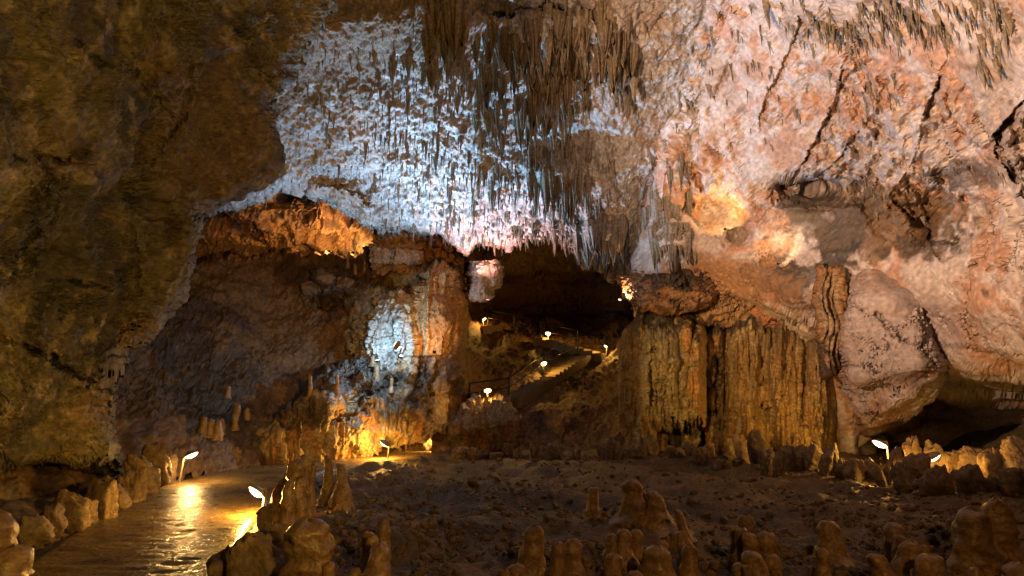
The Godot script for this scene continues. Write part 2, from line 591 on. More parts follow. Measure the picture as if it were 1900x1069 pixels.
# ---------------------------------------------------------------- depth of each rock face, metres from the viewer
func vault_depth(x: float, y: float) -> float:
	var d := pl([[-80, 22.0], [0, 23.6], [100, 25.2], [200, 26.8], [300, 28.4], [400, 30.0], [500, 31.8]], y)
	d += pl([[380, -2.5], [520, -1.2], [700, 0.5], [900, 1.0], [1100, 0.6], [1340, 0.8]], x)
	d -= hump(x, y, 580, 60, 70, 55) * 1.6 + hump(x, y, 700, 40, 60, 60) * 1.2 + hump(x, y, 830, 60, 55, 60) * 1.6
	d -= hump(x, y, 1010, 70, 90, 40) * 0.9 + hump(x, y, 1000, 160, 70, 40) * 1.2 + hump(x, y, 1140, 110, 30, 70) * 0.9
	d -= hump(x, y, 1030, 330, 80, 40) * 1.1 + hump(x, y, 1100, 440, 50, 30) * 1.2
	d += hump(x, y, 900, 120, 40, 60) * 0.9
	return d

func right_depth(x: float, y: float) -> float:
	var a := pl([[-80, 21.6], [0, 23.4], [100, 25.2], [200, 26.8], [300, 28.3], [400, 29.6], [480, 29.9], [560, 30.0], [900, 31.0]], y)
	var b := pl([[-80, 13.2], [0, 14.4], [150, 15.6], [300, 16.8], [400, 17.6], [480, 17.8], [560, 18.2], [640, 19.2], [720, 21.5], [800, 24.0], [900, 25.0]], y)
	var k := (x - 1300.0) / 600.0
	var d := lerpf(a, b, clampf(k, -0.4, 1.6)) if k > 0.0 else a + k * 1.5
	d -= hump(x, y, 1260, 450, 70, 45) * 1.4 + hump(x, y, 1350, 500, 110, 50) * 0.9 + hump(x, y, 1310, 300, 25, 90) * 0.6
	d -= hump(x, y, 1500, 545, 70, 60) * 1.2
	d += maxf(0.0, lerpf(1330.0, 1190.0, clampf(y / 470.0, 0.0, 1.0)) - x) * 0.03
	d += smoothstep(545.0, 640.0, y) * (1.0 - smoothstep(1540.0, 1600.0, x)) * 2.6
	d += smoothstep(670.0, 790.0, y) * smoothstep(1560.0, 1680.0, x) * 7.0
	d += hump(x, y, 1455, 346, 24, 11) * 1.6 + hump(x, y, 1366, 438, 14, 9) * 1.6 + hump(x, y, 1508, 350, 22, 9) * 1.2 - hump(x, y, 1480, 386, 44, 9) * 0.9 + hump(x, y, 1722, 415, 18, 40) * 0.9
	d += hump(x, y, 1325, 388, 40, 34) * 1.6 + hump(x, y, 1720, 430, 30, 45) * 0.8 + hump(x, y, 1500, 355, 60, 22) * 1.2 + hump(x, y, 1440, 462, 26, 20) * 0.8
	return d

func left_depth(x: float, y: float) -> float:
	var a := pl([[-80, 10.2], [0, 10.8], [300, 12.0], [600, 13.2], [880, 15.0]], y)
	var b := pl([[-80, 18.0], [0, 19.0], [200, 21.0], [350, 21.5], [600, 21.5], [880, 21.0]], y)
	var d := lerpf(a, b, clampf(x / 560.0, -0.5, 1.2))
	d -= hump(x, y, 330, 120, 60, 130) * 0.7 + hump(x, y, 140, 300, 90, 160) * 0.6
	d += hump(x, y, 205, 90, 16, 90) * 0.5
	return d

func slope_depth(x: float, y: float) -> float:
	var top := pl([[180, 28.0], [300, 32.0], [500, 36.0], [700, 35.0], [870, 32.5]], x)
	var foot := pl([[180, 19.5], [300, 21.0], [400, 22.5], [500, 25.0], [700, 29.5], [870, 31.5]], x)
	var t := clampf((y - 460.0) / 400.0, 0.0, 1.1)
	var d := lerpf(top, foot, t)
	d -= hump(x, y, 620, 530, 60, 30) * 1.5 + hump(x, y, 690, 590, 50, 60) * 2.2 + hump(x, y, 800, 570, 60, 90) * 2.0
	d += hump(x, y, 650, 500, 60, 20) * 1.2
	return d

func terrace_depth(x: float, y: float) -> float:
	var d := pl([[470, 24.5], [560, 25.4], [650, 27.2], [720, 28.6], [850, 30.6]], x)
	d += clampf((800.0 - y) / 160.0, 0.0, 1.2) * 1.6
	d -= hump(x, y, 600, 740, 30, 50) * 0.8 + hump(x, y, 760, 760, 60, 60) * 0.6 + hump(x, y, 665, 800, 40, 40) * 0.4
	return d

func tunnel_depth(x: float, y: float) -> float:
	var d := pl([[400, 32.5], [460, 37.0], [530, 44.0], [575, 47.0], [620, 42.0], [700, 36.5], [780, 32.5], [850, 29.5]], y)
	d -= hump(x, y, 840, 640, 40, 120) * 5.0 + hump(x, y, 1180, 640, 50, 160) * 4.0 + hump(x, y, 860, 520, 40, 60) * 5.0
	d -= hump(x, y, 950, 640, 22, 18) * 0.8 + hump(x, y, 1040, 780, 40, 20) * 0.7
	return d

func ground_height(p: Vector3) -> float:
	var lump := n_big.get_noise_2d(p.x * 1.6, p.z * 1.6) * 0.34 + n_mid.get_noise_2d(p.x * 1.2, p.z * 1.2) * 0.1 + n_fine.get_noise_2d(p.x, p.z) * 0.06
	var keep := 1.0 - path_mask(p)
	return lump * keep - (1.0 - keep) * 0.06

var path_line: PackedVector2Array
var path_half: PackedFloat32Array
func path_near(p: Vector3) -> Vector2:
	var best := 1e9
	var half := 1.0
	var q := Vector2(p.x, p.z)
	for i in path_line.size() - 1:
		var a := path_line[i]
		var ab := path_line[i + 1] - a
		var t := clampf((q - a).dot(ab) / ab.length_squared(), 0.0, 1.0)
		var dd := q.distance_to(a + ab * t)
		if dd < best:
			best = dd
			half = lerpf(path_half[i], path_half[i + 1], t)
	return Vector2(best, half)

func path_mask(p: Vector3) -> float:
	var n := path_near(p)
	return 1.0 - smoothstep(n.y - 0.1, n.y + 0.6, n.x)

func foot(x: float, y: float) -> Vector3:
	var p := G(x, y)
	p.y = ground_height(p)
	return p

# the ground under a layout column at a depth
func stand(x: float, d: float) -> Vector3:
	var p := P(x, 735, d)
	p.y = ground_height(p)
	return p

# ---------------------------------------------------------------- scene
func _ready() -> void:
	rng.seed = 20240611
	var cam := Camera3D.new()
	cam.name = "camera"
	cam.fov = rad_to_deg(2.0 * atan(534.5 / FOCAL))
	cam.near = 0.05
	cam.far = 400.0
	add_child(cam)
	cam.transform = Transform3D(view, eye)
	cam.current = true
	var env := Environment.new()
	env.background_mode = Environment.BG_COLOR
	env.background_color = Color(0, 0, 0)
	env.tonemap_mode = Environment.TONE_MAPPER_LINEAR
	env.tonemap_exposure = 1.0
	env.sdfgi_enabled = true
	env.ssao_enabled = true
	env.ssil_enabled = true
	var we := WorldEnvironment.new()
	we.name = "environment"
	we.environment = env
	add_child(we)

	n_big = make_noise(11, 0.16, 3)
	n_mid = make_noise(12, 0.75, 4)
	n_fine = make_noise(13, 3.2, 4)
	n_ridge = make_noise(14, 0.8, 4, true)
	n_facet = make_cells(15, 0.75, FastNoiseLite.RETURN_CELL_VALUE)
	n_crack = make_cells(16, 0.75, FastNoiseLite.RETURN_DISTANCE2_SUB)
	n_patch = make_noise(17, 0.28, 5)
	n_spot = make_noise(18, 1.1, 5)
	n_grain = make_noise(19, 5.0, 3)
	mats.grain_a = grain_texture(31, 0.02, 0.5, 1.0)
	mats.grain_b = grain_texture(32, 0.025, 0.0, 1.0)
	mats.rock = rock_material(0.72, 0.6, 3.0)
	mats.grain_d = grain_texture(34, 0.015, 0.74, 1.0)
	mats.slab = rock_material(0.7, 0.4, 2.0)
	mats.slab.albedo_texture = mats.grain_d
	mats.wet = rock_material(0.42, 0.6, 4.0)
	mats.mud = rock_material(0.62, 0.9, 3.0)
	mats.drip = rock_material(0.36, 1.5, 1.0, 0.5)
	mats.path = rock_material(0.22, 0.7, 1.4)
	mats.grain_c = grain_texture(33, 0.008, 0.25, 1.0)
	mats.path.roughness = 0.6
	mats.path.roughness_texture = mats.grain_c
	mats.path.roughness_texture_channel = BaseMaterial3D.TEXTURE_CHANNEL_RED
	mats.metal = plain(Color(0.55, 0.5, 0.42), 0.45, 0.6)
	mats.metal_dark = plain(Color(0.12, 0.11, 0.1), 0.5, 0.7)
	mats.rail = plain(Color(0.1, 0.085, 0.07), 0.5, 0.5)
	mats.wood = plain(Color(0.28, 0.18, 0.1), 0.7)
	mats.bowl = glow(Color(1.0, 0.86, 0.62), 9.0)
	mats.concrete = rock_material(0.7, 2.0, 0.6)

	path_line = PackedVector2Array()
	path_half = PackedFloat32Array()
	for q in [[150, 1140, 1.35], [225, 1060, 1.35], [330, 960, 1.55], [408, 905, 1.6], [500, 876, 1.6], [620, 858, 1.5], [740, 842, 1.4], [815, 830, 1.3], [850, 822, 1.0]]:
		var g := G(q[0], q[1])
		path_line.append(Vector2(g.x, g.z))
		path_half.append(q[2])

	build_lights()
	build_shell()
	build_faces()
	build_ground()
	rng.seed = 101
	build_stalactites()
	rng.seed = 202
	build_dripstones()
	rng.seed = 305
	build_edging()
	rng.seed = 404
	build_stairs()
	rng.seed = 505
	build_rubble()

# ---------------------------------------------------------------- lights
func build_lights() -> void:
	var amber := Color(1.0, 0.74, 0.33)
	path_lamp("path lamp by the left rock wall, head tilted up to the right", foot(330, 897), foot(330, 897) + Vector3(0.32, 0.86, 0), Vector3(0.45, -0.9, 0.05), 0.19, Color(1.0, 0.78, 0.46), 5.0)
	path_lamp("path lamp with dark bell beside the upright amber lit stone slab", stand(497, 14.2), P(476, 912, 14.2), Vector3(-0.45, -0.75, 0.5), 0.18, amber, 13.0)
	path_lamp("path lamp standing alone at the edge of the mud mound", foot(718, 853), foot(718, 853) + Vector3(-0.12, 0.7, 0), Vector3(-0.6, -0.8, -0.05), 0.2, amber, 14.0)
	path_lamp("small path lamp under the board at the foot of the stairs", foot(818, 836), foot(818, 836) + Vector3(-0.22, 0.6, 0.15), Vector3(-0.6, -0.8, -0.1), 0.15, amber, 14.0)
	path_lamp("path lamp among dark stones below the rounded rock belly", stand(1640, 21.5), P(1633, 823, 21.5), Vector3(-0.5, -0.85, 0.08), 0.22, amber, 8.0)
	path_lamp("path lamp with boat shaped bowl beside the yellow lit stones", stand(1722, 19.5), P(1730, 848, 19.5), Vector3(0.5, -0.9, 0.15), 0.23, amber, 8.0)
	path_lamp("tiny path lamp behind the dark stone row below the curtain", stand(1512, 25.5), P(1512, 824, 25.5), Vector3(-0.6, -0.3, -0.7), 0.12, amber, 5.0)
	var cool := Color(0.62, 0.82, 1.0)
	flood("cool white flood light on the terrace before the pale flowstone", P(744, 660, 28.6), P(980, 180, 25.5), cool, 330.0, 54.0, 0.9, 0.5)
	flood("added cool white flood light on the terrace left of its twin", P(700, 668, 28.2), P(650, 320, 28.0), cool, 90.0, 44.0, 0.9, 0.5)  # second cool flood, added to carry the blue light further left
	path_lamp("small cool white lamp at the foot of the pale flowstone", P(738, 662, 28.3), P(737, 641, 28.0), Vector3(-0.7, 0.4, -0.25), 0.2, cool, 15.0, "stair lamps")
	flood("warm flood light at the foot of the orange flowstone column", P(806, 652, 29.6), P(806, 585, 31.5), Color(1.0, 0.72, 0.40), 5.0, 80.0, 1.0, 0.4)
	flood("warm flood light in the orange side chamber", P(610, 466, 35.6), P(540, 410, 38.0), Color(1.0, 0.68, 0.36), 15.0, 75.0, 0.5, 0.4)
	flood("warm white flood light behind the chamber rim", P(655, 468, 35.4), P(650, 430, 37.4), Color(1.0, 0.78, 0.48), 13.0, 75.0, 0.5, 0.4)
	flood("warm flood light in the niche of the right wall", P(1345, 424, 28.0), P(1322, 340, 29.4), Color(1.0, 0.76, 0.46), 6.0, 80.0, 1.0, 0.3)
	flood("warm flood light on the shelf above the fluted column", P(1444, 488, 26.2), P(1440, 430, 26.9), Color(1.0, 0.82, 0.58), 3.0, 80.0, 1.0, 0.3)
	flood("warm flood light under the rock of the low arch", P(815, 492, 32.4), P(818, 470, 33.8), Color(1.0, 0.74, 0.5), 3.0, 65.0, 0.5, 0.3)
	flood("rosy flood light under the low arch", P(905, 556, 30.6), P(930, 420, 30.5), Color(1.0, 0.68, 0.62), 46.0, 62.0, 0.5, 0.4)
	flood("warm flood light behind the boulder on the pillar", P(1150, 556, 30.5), P(1180, 470, 29.0), Color(1.0, 0.74, 0.5), 10.0, 70.0, 0.5, 0.4)
	# unseen floods outside the picture, most of them added to fill in light
	flood("flood light out of the picture aimed at the right wall", Vector3(-5.6, 5.5, -5.5), P(1590, 90, 18.5), Color(1.0, 0.81, 0.67), 820.0, 34.0, 0.75)
	flood("added unseen flood light aimed at the left wall", Vector3(3.0, 3.4, 1.0), P(170, 250, 12.5), Color(1.0, 0.78, 0.38), 120.0, 37.0, 0.8)
	flood("added unseen fill light aimed at the slopes", Vector3(3.5, 3.8, 0.5), P(690, 560, 30.0), Color(1.0, 0.70, 0.34), 320.0, 17.0, 0.9)
	flood("added unseen flood light aimed at the pillar", Vector3(-5.6, 4.2, -6.2), P(1330, 660, 28.5), Color(1.0, 0.78, 0.44), 430.0, 10.0, 0.9)
	flood("added unseen fill light aimed at the floor", Vector3(3.5, 5.0, 1.0), G(1150, 950), Color(1.0, 0.72, 0.38), 25.0, 40.0, 1.0)
	flood("added unseen flood light aimed at the ceiling", Vector3(1.6, 0.5, -4.0), P(860, 10, 21.5), Color(1.0, 0.74, 0.46), 110.0, 25.0, 0.8)

# ---------------------------------------------------------------- the setting
func structure(r: Dictionary) -> void:
	r.node.set_meta("kind", "structure")

func build_shell() -> void:
	# the hall goes on behind and above the viewer
	var nu := 90
	var nv := 60
	var pos := PackedVector3Array()
	var cols := PackedColorArray()
	for j in nv:
		var ph := PI * j / (nv - 1)
		for i in nu:
			var th := -TAU * i / (nu - 1)
			var d := Vector3(sin(ph) * cos(th), cos(ph), sin(ph) * sin(th))
			var p := Vector3(0, 5.5, -20) + d * Vector3(26, 13.5, 34)
			p += -d * n_big.get_noise_3dv(p) * 1.5
			pos.append(p)
			var c := tint("wall", p)
			c.a = 1.0
			cols.append(c)
	var acc := fresh()
	add_grid(acc, pos, cols, nu, nv, true)
	var o := commit(acc, "cave_shell", mats.rock)
	o.set_meta("kind", "structure")

func build_faces() -> void:
	vault = relief("cave_ceiling", {"m": "x", "a0": 380.0, "a1": 1340.0, "nu": 430, "nv": 300, "lo": [[380, -90], [1340, -90]],
		"hi": [[380, 400], [470, 372], [530, 350], [570, 352], [620, 385], [660, 415], [700, 445], [760, 436], [820, 452], [870, 482], [900, 452], [940, 466], [975, 450], [1020, 446], [1055, 470], [1085, 500], [1120, 512], [1150, 530], [1200, 490], [1340, 470]],
		"depth": vault_depth, "style": "vault", "jag": 10.0, "round": {"b": [26.0, 1.6]}, "skirt": 3.0,
		"features": [line_feature(false, 1.0, 60.0, [[860, 16], [930, 30], [1010, 22], [1090, 34], [1140, 60]]), line_feature(false, 0.7, 40.0, [[560, 330], [640, 350], [700, 390]])],
		"stains": [stain(600, 60, 200, 150, Color(0.25, 0.165, 0.085), 0.85, 0.6), stain(790, 40, 110, 110, Color(0.27, 0.19, 0.11), 0.75, 0.7)]})
	structure(vault)
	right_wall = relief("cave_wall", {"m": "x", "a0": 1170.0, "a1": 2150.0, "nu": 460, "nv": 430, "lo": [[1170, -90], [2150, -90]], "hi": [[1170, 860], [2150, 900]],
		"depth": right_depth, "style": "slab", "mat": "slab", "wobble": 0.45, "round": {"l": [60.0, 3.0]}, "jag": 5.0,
		"features": [
			line_feature(false, 0.7, 320.0, [[1580, 82], [1556, 150], [1522, 230], [1497, 290], [1462, 345]]),
			line_feature(false, 0.5, 260.0, [[1640, 190], [1585, 250], [1540, 310], [1500, 345]]),
			line_feature(true, 0.3, 34.0, [[1700, 80], [1650, 145], [1590, 205]]),
			line_feature(false, 1.0, 420.0, [[1905, 185], [1862, 240], [1846, 280], [1852, 330], [1876, 372], [1900, 400]], true),
			line_feature(true, 0.25, 10.0, [[1770, 470], [1830, 490], [1910, 506]]),
			line_feature(false, 0.7, 120.0, [[1650, 350], [1690, 410], [1725, 450], [1755, 490]]),
			line_feature(false, 0.6, 50.0, [[1400, 420], [1440, 370], [1500, 372], [1570, 350]]),
			line_feature(false, 0.5, 120.0, [[1395, 330], [1300, 250], [1290, 180], [1330, 60], [1350, 0]]),
			line_feature(true, 0.4, 14.0, [[1270, 70], [1262, 150], [1240, 240]]),
			line_feature(true, 0.3, 12.0, [[1380, 40], [1350, 120], [1320, 200], [1300, 250]]),
			line_feature(true, 0.25, 8.0, [[1560, 490], [1620, 550], [1680, 600], [1740, 640]]),
			line_feature(true, 0.8, 12.0, [[1345, 425], [1365, 440], [1375, 445]]),
			line_feature(true, 0.2, 7.0, [[1560, 250], [1640, 330], [1690, 360], [1760, 350]]),
			line_feature(true, 0.2, 6.0, [[1880, 610], [1870, 660], [1885, 720]]),
			line_feature(false, 0.5, 200.0, [[1760, 100], [1720, 200], [1700, 300], [1660, 350]]),
			line_feature(false, 0.4, 160.0, [[1500, 0], [1470, 80], [1420, 180], [1400, 260]]),
			line_feature(false, 0.5, 140.0, [[1290, 290], [1275, 350], [1262, 400]]),
			line_feature(true, 0.2, 6.0, [[1600, 560], [1660, 552], [1720, 556]]),
		],
		"stains": [stain(1640, 150, 90, 12, Color(0.26, 0.15, 0.07), 0.0), stain(1630, 410, 150, 80, Color(0.23, 0.135, 0.05), 0.85, 0.6), stain(1560, 430, 50, 80, Color(0.05, 0.04, 0.03), 0.85, 0.8), stain(1790, 330, 70, 30, Color(0.09, 0.07, 0.05), 0.7, 0.9), stain(1500, 380, 60, 34, Color(0.12, 0.085, 0.055), 0.8, 0.8), stain(1430, 510, 60, 40, Color(0.08, 0.06, 0.045), 0.8, 0.8), stain(1700, 460, 70, 24, Color(0.05, 0.04, 0.03), 0.6, 0.9), stain(1460, 520, 60, 40, Color(0.08, 0.06, 0.045), 0.7, 0.8), stain(1350, 530, 140, 60, Color(0.42, 0.22, 0.09), 0.7, 0.5), stain(1680, 640, 110, 120, Color(0.46, 0.36, 0.33), 0.6, 0.5), stain(1540, 410, 90, 50, Color(0.20, 0.14, 0.08), 0.7, 0.7)]})  # brown and black band mid-wall: staining plus the ledge's shade put into its colour
	structure(right_wall)
	var belly := relief("cave_wall_belly", {"m": "y", "a0": 505.0, "a1": 822.0, "nu": 150, "nv": 170, "lo": [[505, 1590], [560, 1560], [640, 1540], [700, 1545], [760, 1580], [822, 1600]], "hi": [[505, 1680], [560, 1730], [610, 1764], [660, 1778], [700, 1770], [740, 1740], [780, 1690], [822, 1640]],
		"depth": func(x: float, y: float) -> float: return 22.6 - (x - 1550.0) * 0.008 + smoothstep(690.0, 740.0, y + (x - 1650.0) * 0.2) * 0.7 + smoothstep(760.0, 800.0, y) * 0.6, "style": "slab", "jag": 8.0, "round": {"l": [50.0, 2.2], "r": [80.0, 4.0], "t": [70.0, 1.6], "b": [40.0, 2.0]}, "skirt": 4.0, "tone": Color(0.92, 0.95, 1.0), "mat": "slab", "stains": [stain(1660, 620, 130, 120, Color(0.47, 0.385, 0.335), 0.75, 0.5)],
		"features": [line_feature(true, 0.3, 9.0, [[1570, 560], [1630, 590], [1690, 640], [1740, 650]]), line_feature(true, 0.3, 10.0, [[1720, 640], [1735, 680], [1720, 710]])]})
	structure(belly)
	var r := relief("cave_wall_left", {"m": "y", "a0": -90.0, "a1": 890.0, "nu": 450, "nv": 520, "lo": [[-90, -330], [890, -330]],
		"hi": [[-90, 690], [0, 650], [70, 600], [140, 556], [200, 524], [300, 524], [338, 500], [365, 452], [390, 408], [460, 374], [530, 338], [600, 310], [640, 290], [690, 246], [740, 236], [810, 232], [860, 240], [890, 230]],
		"depth": left_depth, "style": "wall", "jag": 12.0, "pull": 80.0, "round": {"r": [60.0, 2.0], "b": [60.0, 2.5]}, "skirt": 6.0,
		"features": [line_feature(true, 0.5, 12.0, [[20, 640], [100, 665], [160, 710], [225, 735]]), line_feature(false, 0.2, 80.0, [[262, 880], [256, 640], [262, 520], [250, 420], [300, 300], [380, 200], [370, 60], [400, -50]]), line_feature(true, 0.35, 12.0, [[200, -20], [205, 60], [215, 110], [260, 150]]), line_feature(false, 0.35, 90.0, [[60, 290], [72, 380], [62, 470], [56, 540]]), line_feature(true, 0.3, 10.0, [[110, 60], [150, 110], [200, 130]]), line_feature(true, 0.25, 9.0, [[250, 150], [310, 200], [360, 260]]), line_feature(true, 0.3, 9.0, [[0, 300], [60, 292], [130, 300], [180, 270]]), line_feature(false, 0.3, 70.0, [[440, 30], [470, 110], [500, 160]]), line_feature(true, 0.3, 10.0, [[270, 560], [262, 640], [250, 700]]), line_feature(true, 0.25, 8.0, [[100, 520], [170, 530], [240, 520]])],
		"stains": [stain(150, 440, 90, 130, Color(0.065, 0.06, 0.05), 0.7, 0.8), stain(380, 260, 120, 150, Color(0.24, 0.14, 0.055), 0.45, 0.7)]})
	structure(r)
	slope = relief("mud_slope", {"m": "x", "a0": 180.0, "a1": 866.0, "nu": 300, "nv": 180, "lo": [[180, 520], [300, 490], [380, 476], [430, 460], [470, 468], [520, 458], [570, 472], [610, 466], [640, 476], [700, 460], [760, 478], [800, 484], [866, 505]], "hi": [[180, 890], [866, 860]],
		"depth": slope_depth, "style": "mud", "jag": 16.0, "round": {"t": [16.0, 1.2], "r": [40.0, 3.0]}, "skirt": 4.0,
		"features": [line_feature(false, 0.8, 40.0, [[560, 520], [600, 505], [680, 520], [740, 545], [800, 520]]), line_feature(false, 0.9, 50.0, [[560, 540], [600, 580], [640, 560], [700, 548]]), line_feature(true, 0.4, 10.0, [[640, 620], [690, 590], [710, 560]])],
		"stains": [stain(700, 605, 62, 60, Color(0.55, 0.50, 0.40), 0.95, 0.5, 0.3), stain(810, 560, 70, 100, Color(0.46, 0.25, 0.08), 0.9, 0.5, 0.3), stain(690, 555, 50, 22, Color(0.5, 0.5, 0.46), 0.8, 1.0), stain(755, 515, 40, 14, Color(0.5, 0.5, 0.48), 0.8, 0.9), stain(610, 540, 60, 40, Color(0.10, 0.085, 0.07), 0.7, 0.7), stain(400, 720, 90, 90, Color(0.07, 0.055, 0.04), 0.7, 0.8)]})
	structure(slope)
	for q in [[455, 470, 30, 12], [500, 462, 22, 14], [540, 470, 34, 12], [585, 462, 26, 16], [628, 468, 30, 12], [690, 466, 34, 16], [735, 470, 30, 18], [600, 520, 50, 24], [640, 530, 40, 26], [575, 535, 30, 22]]:
		var acc := fresh()
		var at := on_face(slope, q[0], q[1])
		add_stone(acc, Transform3D(Basis(Vector3.UP, rng.randf() * TAU), at), Vector3(q[2] * 0.5, q[3] * 0.6, q[2] * 0.4) / FOCAL * 34.0, "mud", rng.randi(), 28, 20, 0.16, 0.65)
		commit(acc, "rock", mats.rock, slope.node)
	r = relief("side_chamber_wall", {"m": "x", "a0": 320.0, "a1": 760.0, "nu": 220, "nv": 90, "lo": [[320, 320], [760, 320]], "hi": [[320, 520], [760, 520]],
		"depth": func(x: float, y: float) -> float: return 38.0 - hump(x, y, 590, 360, 30, 40) * 2.0 - absf(x - 560.0) * 0.006 + clampf((y - 440) * 0.02, -1.0, 1.0), "style": "chamber"})
	structure(r)
	tunnel = relief("tunnel_slope", {"m": "x", "a0": 800.0, "a1": 1240.0, "nu": 220, "nv": 220, "lo": [[800, 395], [1240, 395]], "hi": [[800, 860], [1240, 860]],
		"depth": tunnel_depth, "style": "mud", "amp": 0.9, "tone": Color(1.0, 0.95, 0.9)})
	structure(tunnel)
	r = relief("hollow_wall", {"m": "x", "a0": -380.0, "a1": 330.0, "nu": 120, "nv": 50, "lo": [[-380, 780], [330, 780]], "hi": [[-380, 1080], [330, 930]],
		"depth": func(x: float, y: float) -> float: return lerpf(15.5, 21.5, clampf(x / 330.0, -0.6, 1.0)) + clampf((900 - y) * 0.01, -1.0, 2.0), "style": "mud"})
	structure(r)
	r = relief("arch_rock", {"m": "x", "a0": 690.0, "a1": 880.0, "nu": 110, "nv": 70, "lo": [[690, 425], [880, 425]], "hi": [[690, 510], [760, 520], [880, 540]],
		"depth": func(x: float, y: float) -> float: return 33.6 - hump(x, y, 740, 470, 40, 30) * 0.8 + hump(x, y, 815, 478, 22, 12) * 0.9, "style": "ledges", "tone": Color(1.15, 1.15, 1.1), "jag": 6.0, "round": {"r": [20.0, 1.5]}})
	structure(r)
	r = relief("cave_wall_ledges", {"m": "x", "a0": 1176.0, "a1": 1560.0, "nu": 190, "nv": 100, "lo": [[1176, 470], [1210, 440], [1260, 430], [1320, 446], [1380, 456], [1430, 500], [1480, 500], [1560, 520]], "hi": [[1176, 590], [1560, 620]],
		"depth": func(x: float, y: float) -> float: return 29.8 - (x - 1180.0) * 0.006 + clampf((500.0 - y) * 0.012, 0.0, 1.0) + clampf((y - 560.0) * 0.02, 0.0, 1.4), "style": "ledges", "tone": Color(1.2, 1.15, 1.1), "jag": 14.0, "round": {"t": [26.0, 1.4], "l": [30.0, 2.0]}, "skirt": 3.0,
		"stains": [stain(1490, 530, 60, 50, Color(0.09, 0.07, 0.05), 0.8, 0.8), stain(1250, 460, 60, 24, Color(0.5, 0.4, 0.3), 0.7, 0.6)]})
	structure(r)
	# flowstone things
	terrace = relief("flowstone_terrace", {"m": "x", "a0": 470.0, "a1": 848.0, "nu": 220, "nv": 130, "lo": [[470, 830], [520, 780], [560, 735], [600, 692], [640, 668], [700, 655], [760, 648], [820, 640], [848, 655]], "hi": [[470, 880], [560, 872], [700, 845], [800, 812], [848, 800]],
		"depth": terrace_depth, "style": "flow", "jag": 10.0, "round": {"t": [30.0, 2.2], "r": [44.0, 3.0], "l": [40.0, 2.0]}, "skirt": 4.0, "mat": "wet",
		"features": [line_feature(false, 0.7, 30.0, [[640, 700], [690, 690], [730, 665], [770, 668]]), line_feature(false, 0.7, 34.0, [[660, 760], [690, 735], [720, 720], [750, 690]]), line_feature(false, 0.5, 30.0, [[600, 790], [640, 780], [670, 760], [695, 745]]), line_feature(true, 0.7, 12.0, [[775, 660], [770, 720], [755, 800]]), line_feature(true, 0.6, 10.0, [[820, 660], [806, 720], [790, 790]])],
		"stains": [stain(660, 700, 110, 40, Color(0.07, 0.058, 0.045), 0.85, 0.7, 0.4), stain(780, 700, 26, 70, Color(0.07, 0.055, 0.04), 0.8, 0.7, 0.5), stain(560, 760, 50, 40, Color(0.08, 0.06, 0.045), 0.8, 0.8)]})
	tag(terrace.node, "orange and dark flowstone terrace beside the far end of the path", "flowstone")
	r = relief("pale_flowstone", {"m": "y", "a0": 545.0, "a1": 690.0, "nu": 90, "nv": 90, "lo": [[545, 690], [575, 682], [610, 662], [650, 642], [690, 640]], "hi": [[545, 772], [600, 768], [650, 772], [690, 770]],
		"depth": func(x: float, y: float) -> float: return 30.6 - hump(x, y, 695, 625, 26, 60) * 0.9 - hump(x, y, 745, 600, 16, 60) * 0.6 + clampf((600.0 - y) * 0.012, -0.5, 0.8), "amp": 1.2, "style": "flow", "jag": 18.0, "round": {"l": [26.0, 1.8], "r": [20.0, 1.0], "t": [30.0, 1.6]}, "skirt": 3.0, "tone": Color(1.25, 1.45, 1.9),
		"features": [line_feature(false, 0.3, 26.0, [[650, 640], [680, 615], [700, 590], [715, 572]]), line_feature(true, 0.25, 6.0, [[735, 560], [728, 600], [738, 650]])],
		"stains": [stain(705, 620, 60, 70, Color(0.62, 0.60, 0.52), 0.8, 0.4)]})
	tag(r.node, "pale flowstone wall lit cool white above the terrace", "flowstone")
	r = relief("orange_flowstone", {"m": "y", "a0": 486.0, "a1": 660.0, "nu": 100, "nv": 110, "lo": [[486, 790], [530, 764], [580, 752], [660, 748]], "hi": [[486, 850], [520, 862], [600, 860], [660, 850]],
		"depth": func(x: float, _y: float) -> float: return 30.6 + absf(x - 795.0) * 0.012, "style": "flow", "jag": 7.0, "round": {"r": [36.0, 3.0], "l": [24.0, 1.4], "t": [30.0, 1.8]}, "skirt": 3.0, "tone": Color(1.1, 0.95, 0.8)})
	tag(r.node, "broad orange flowstone column left of the dark tunnel", "flowstone")
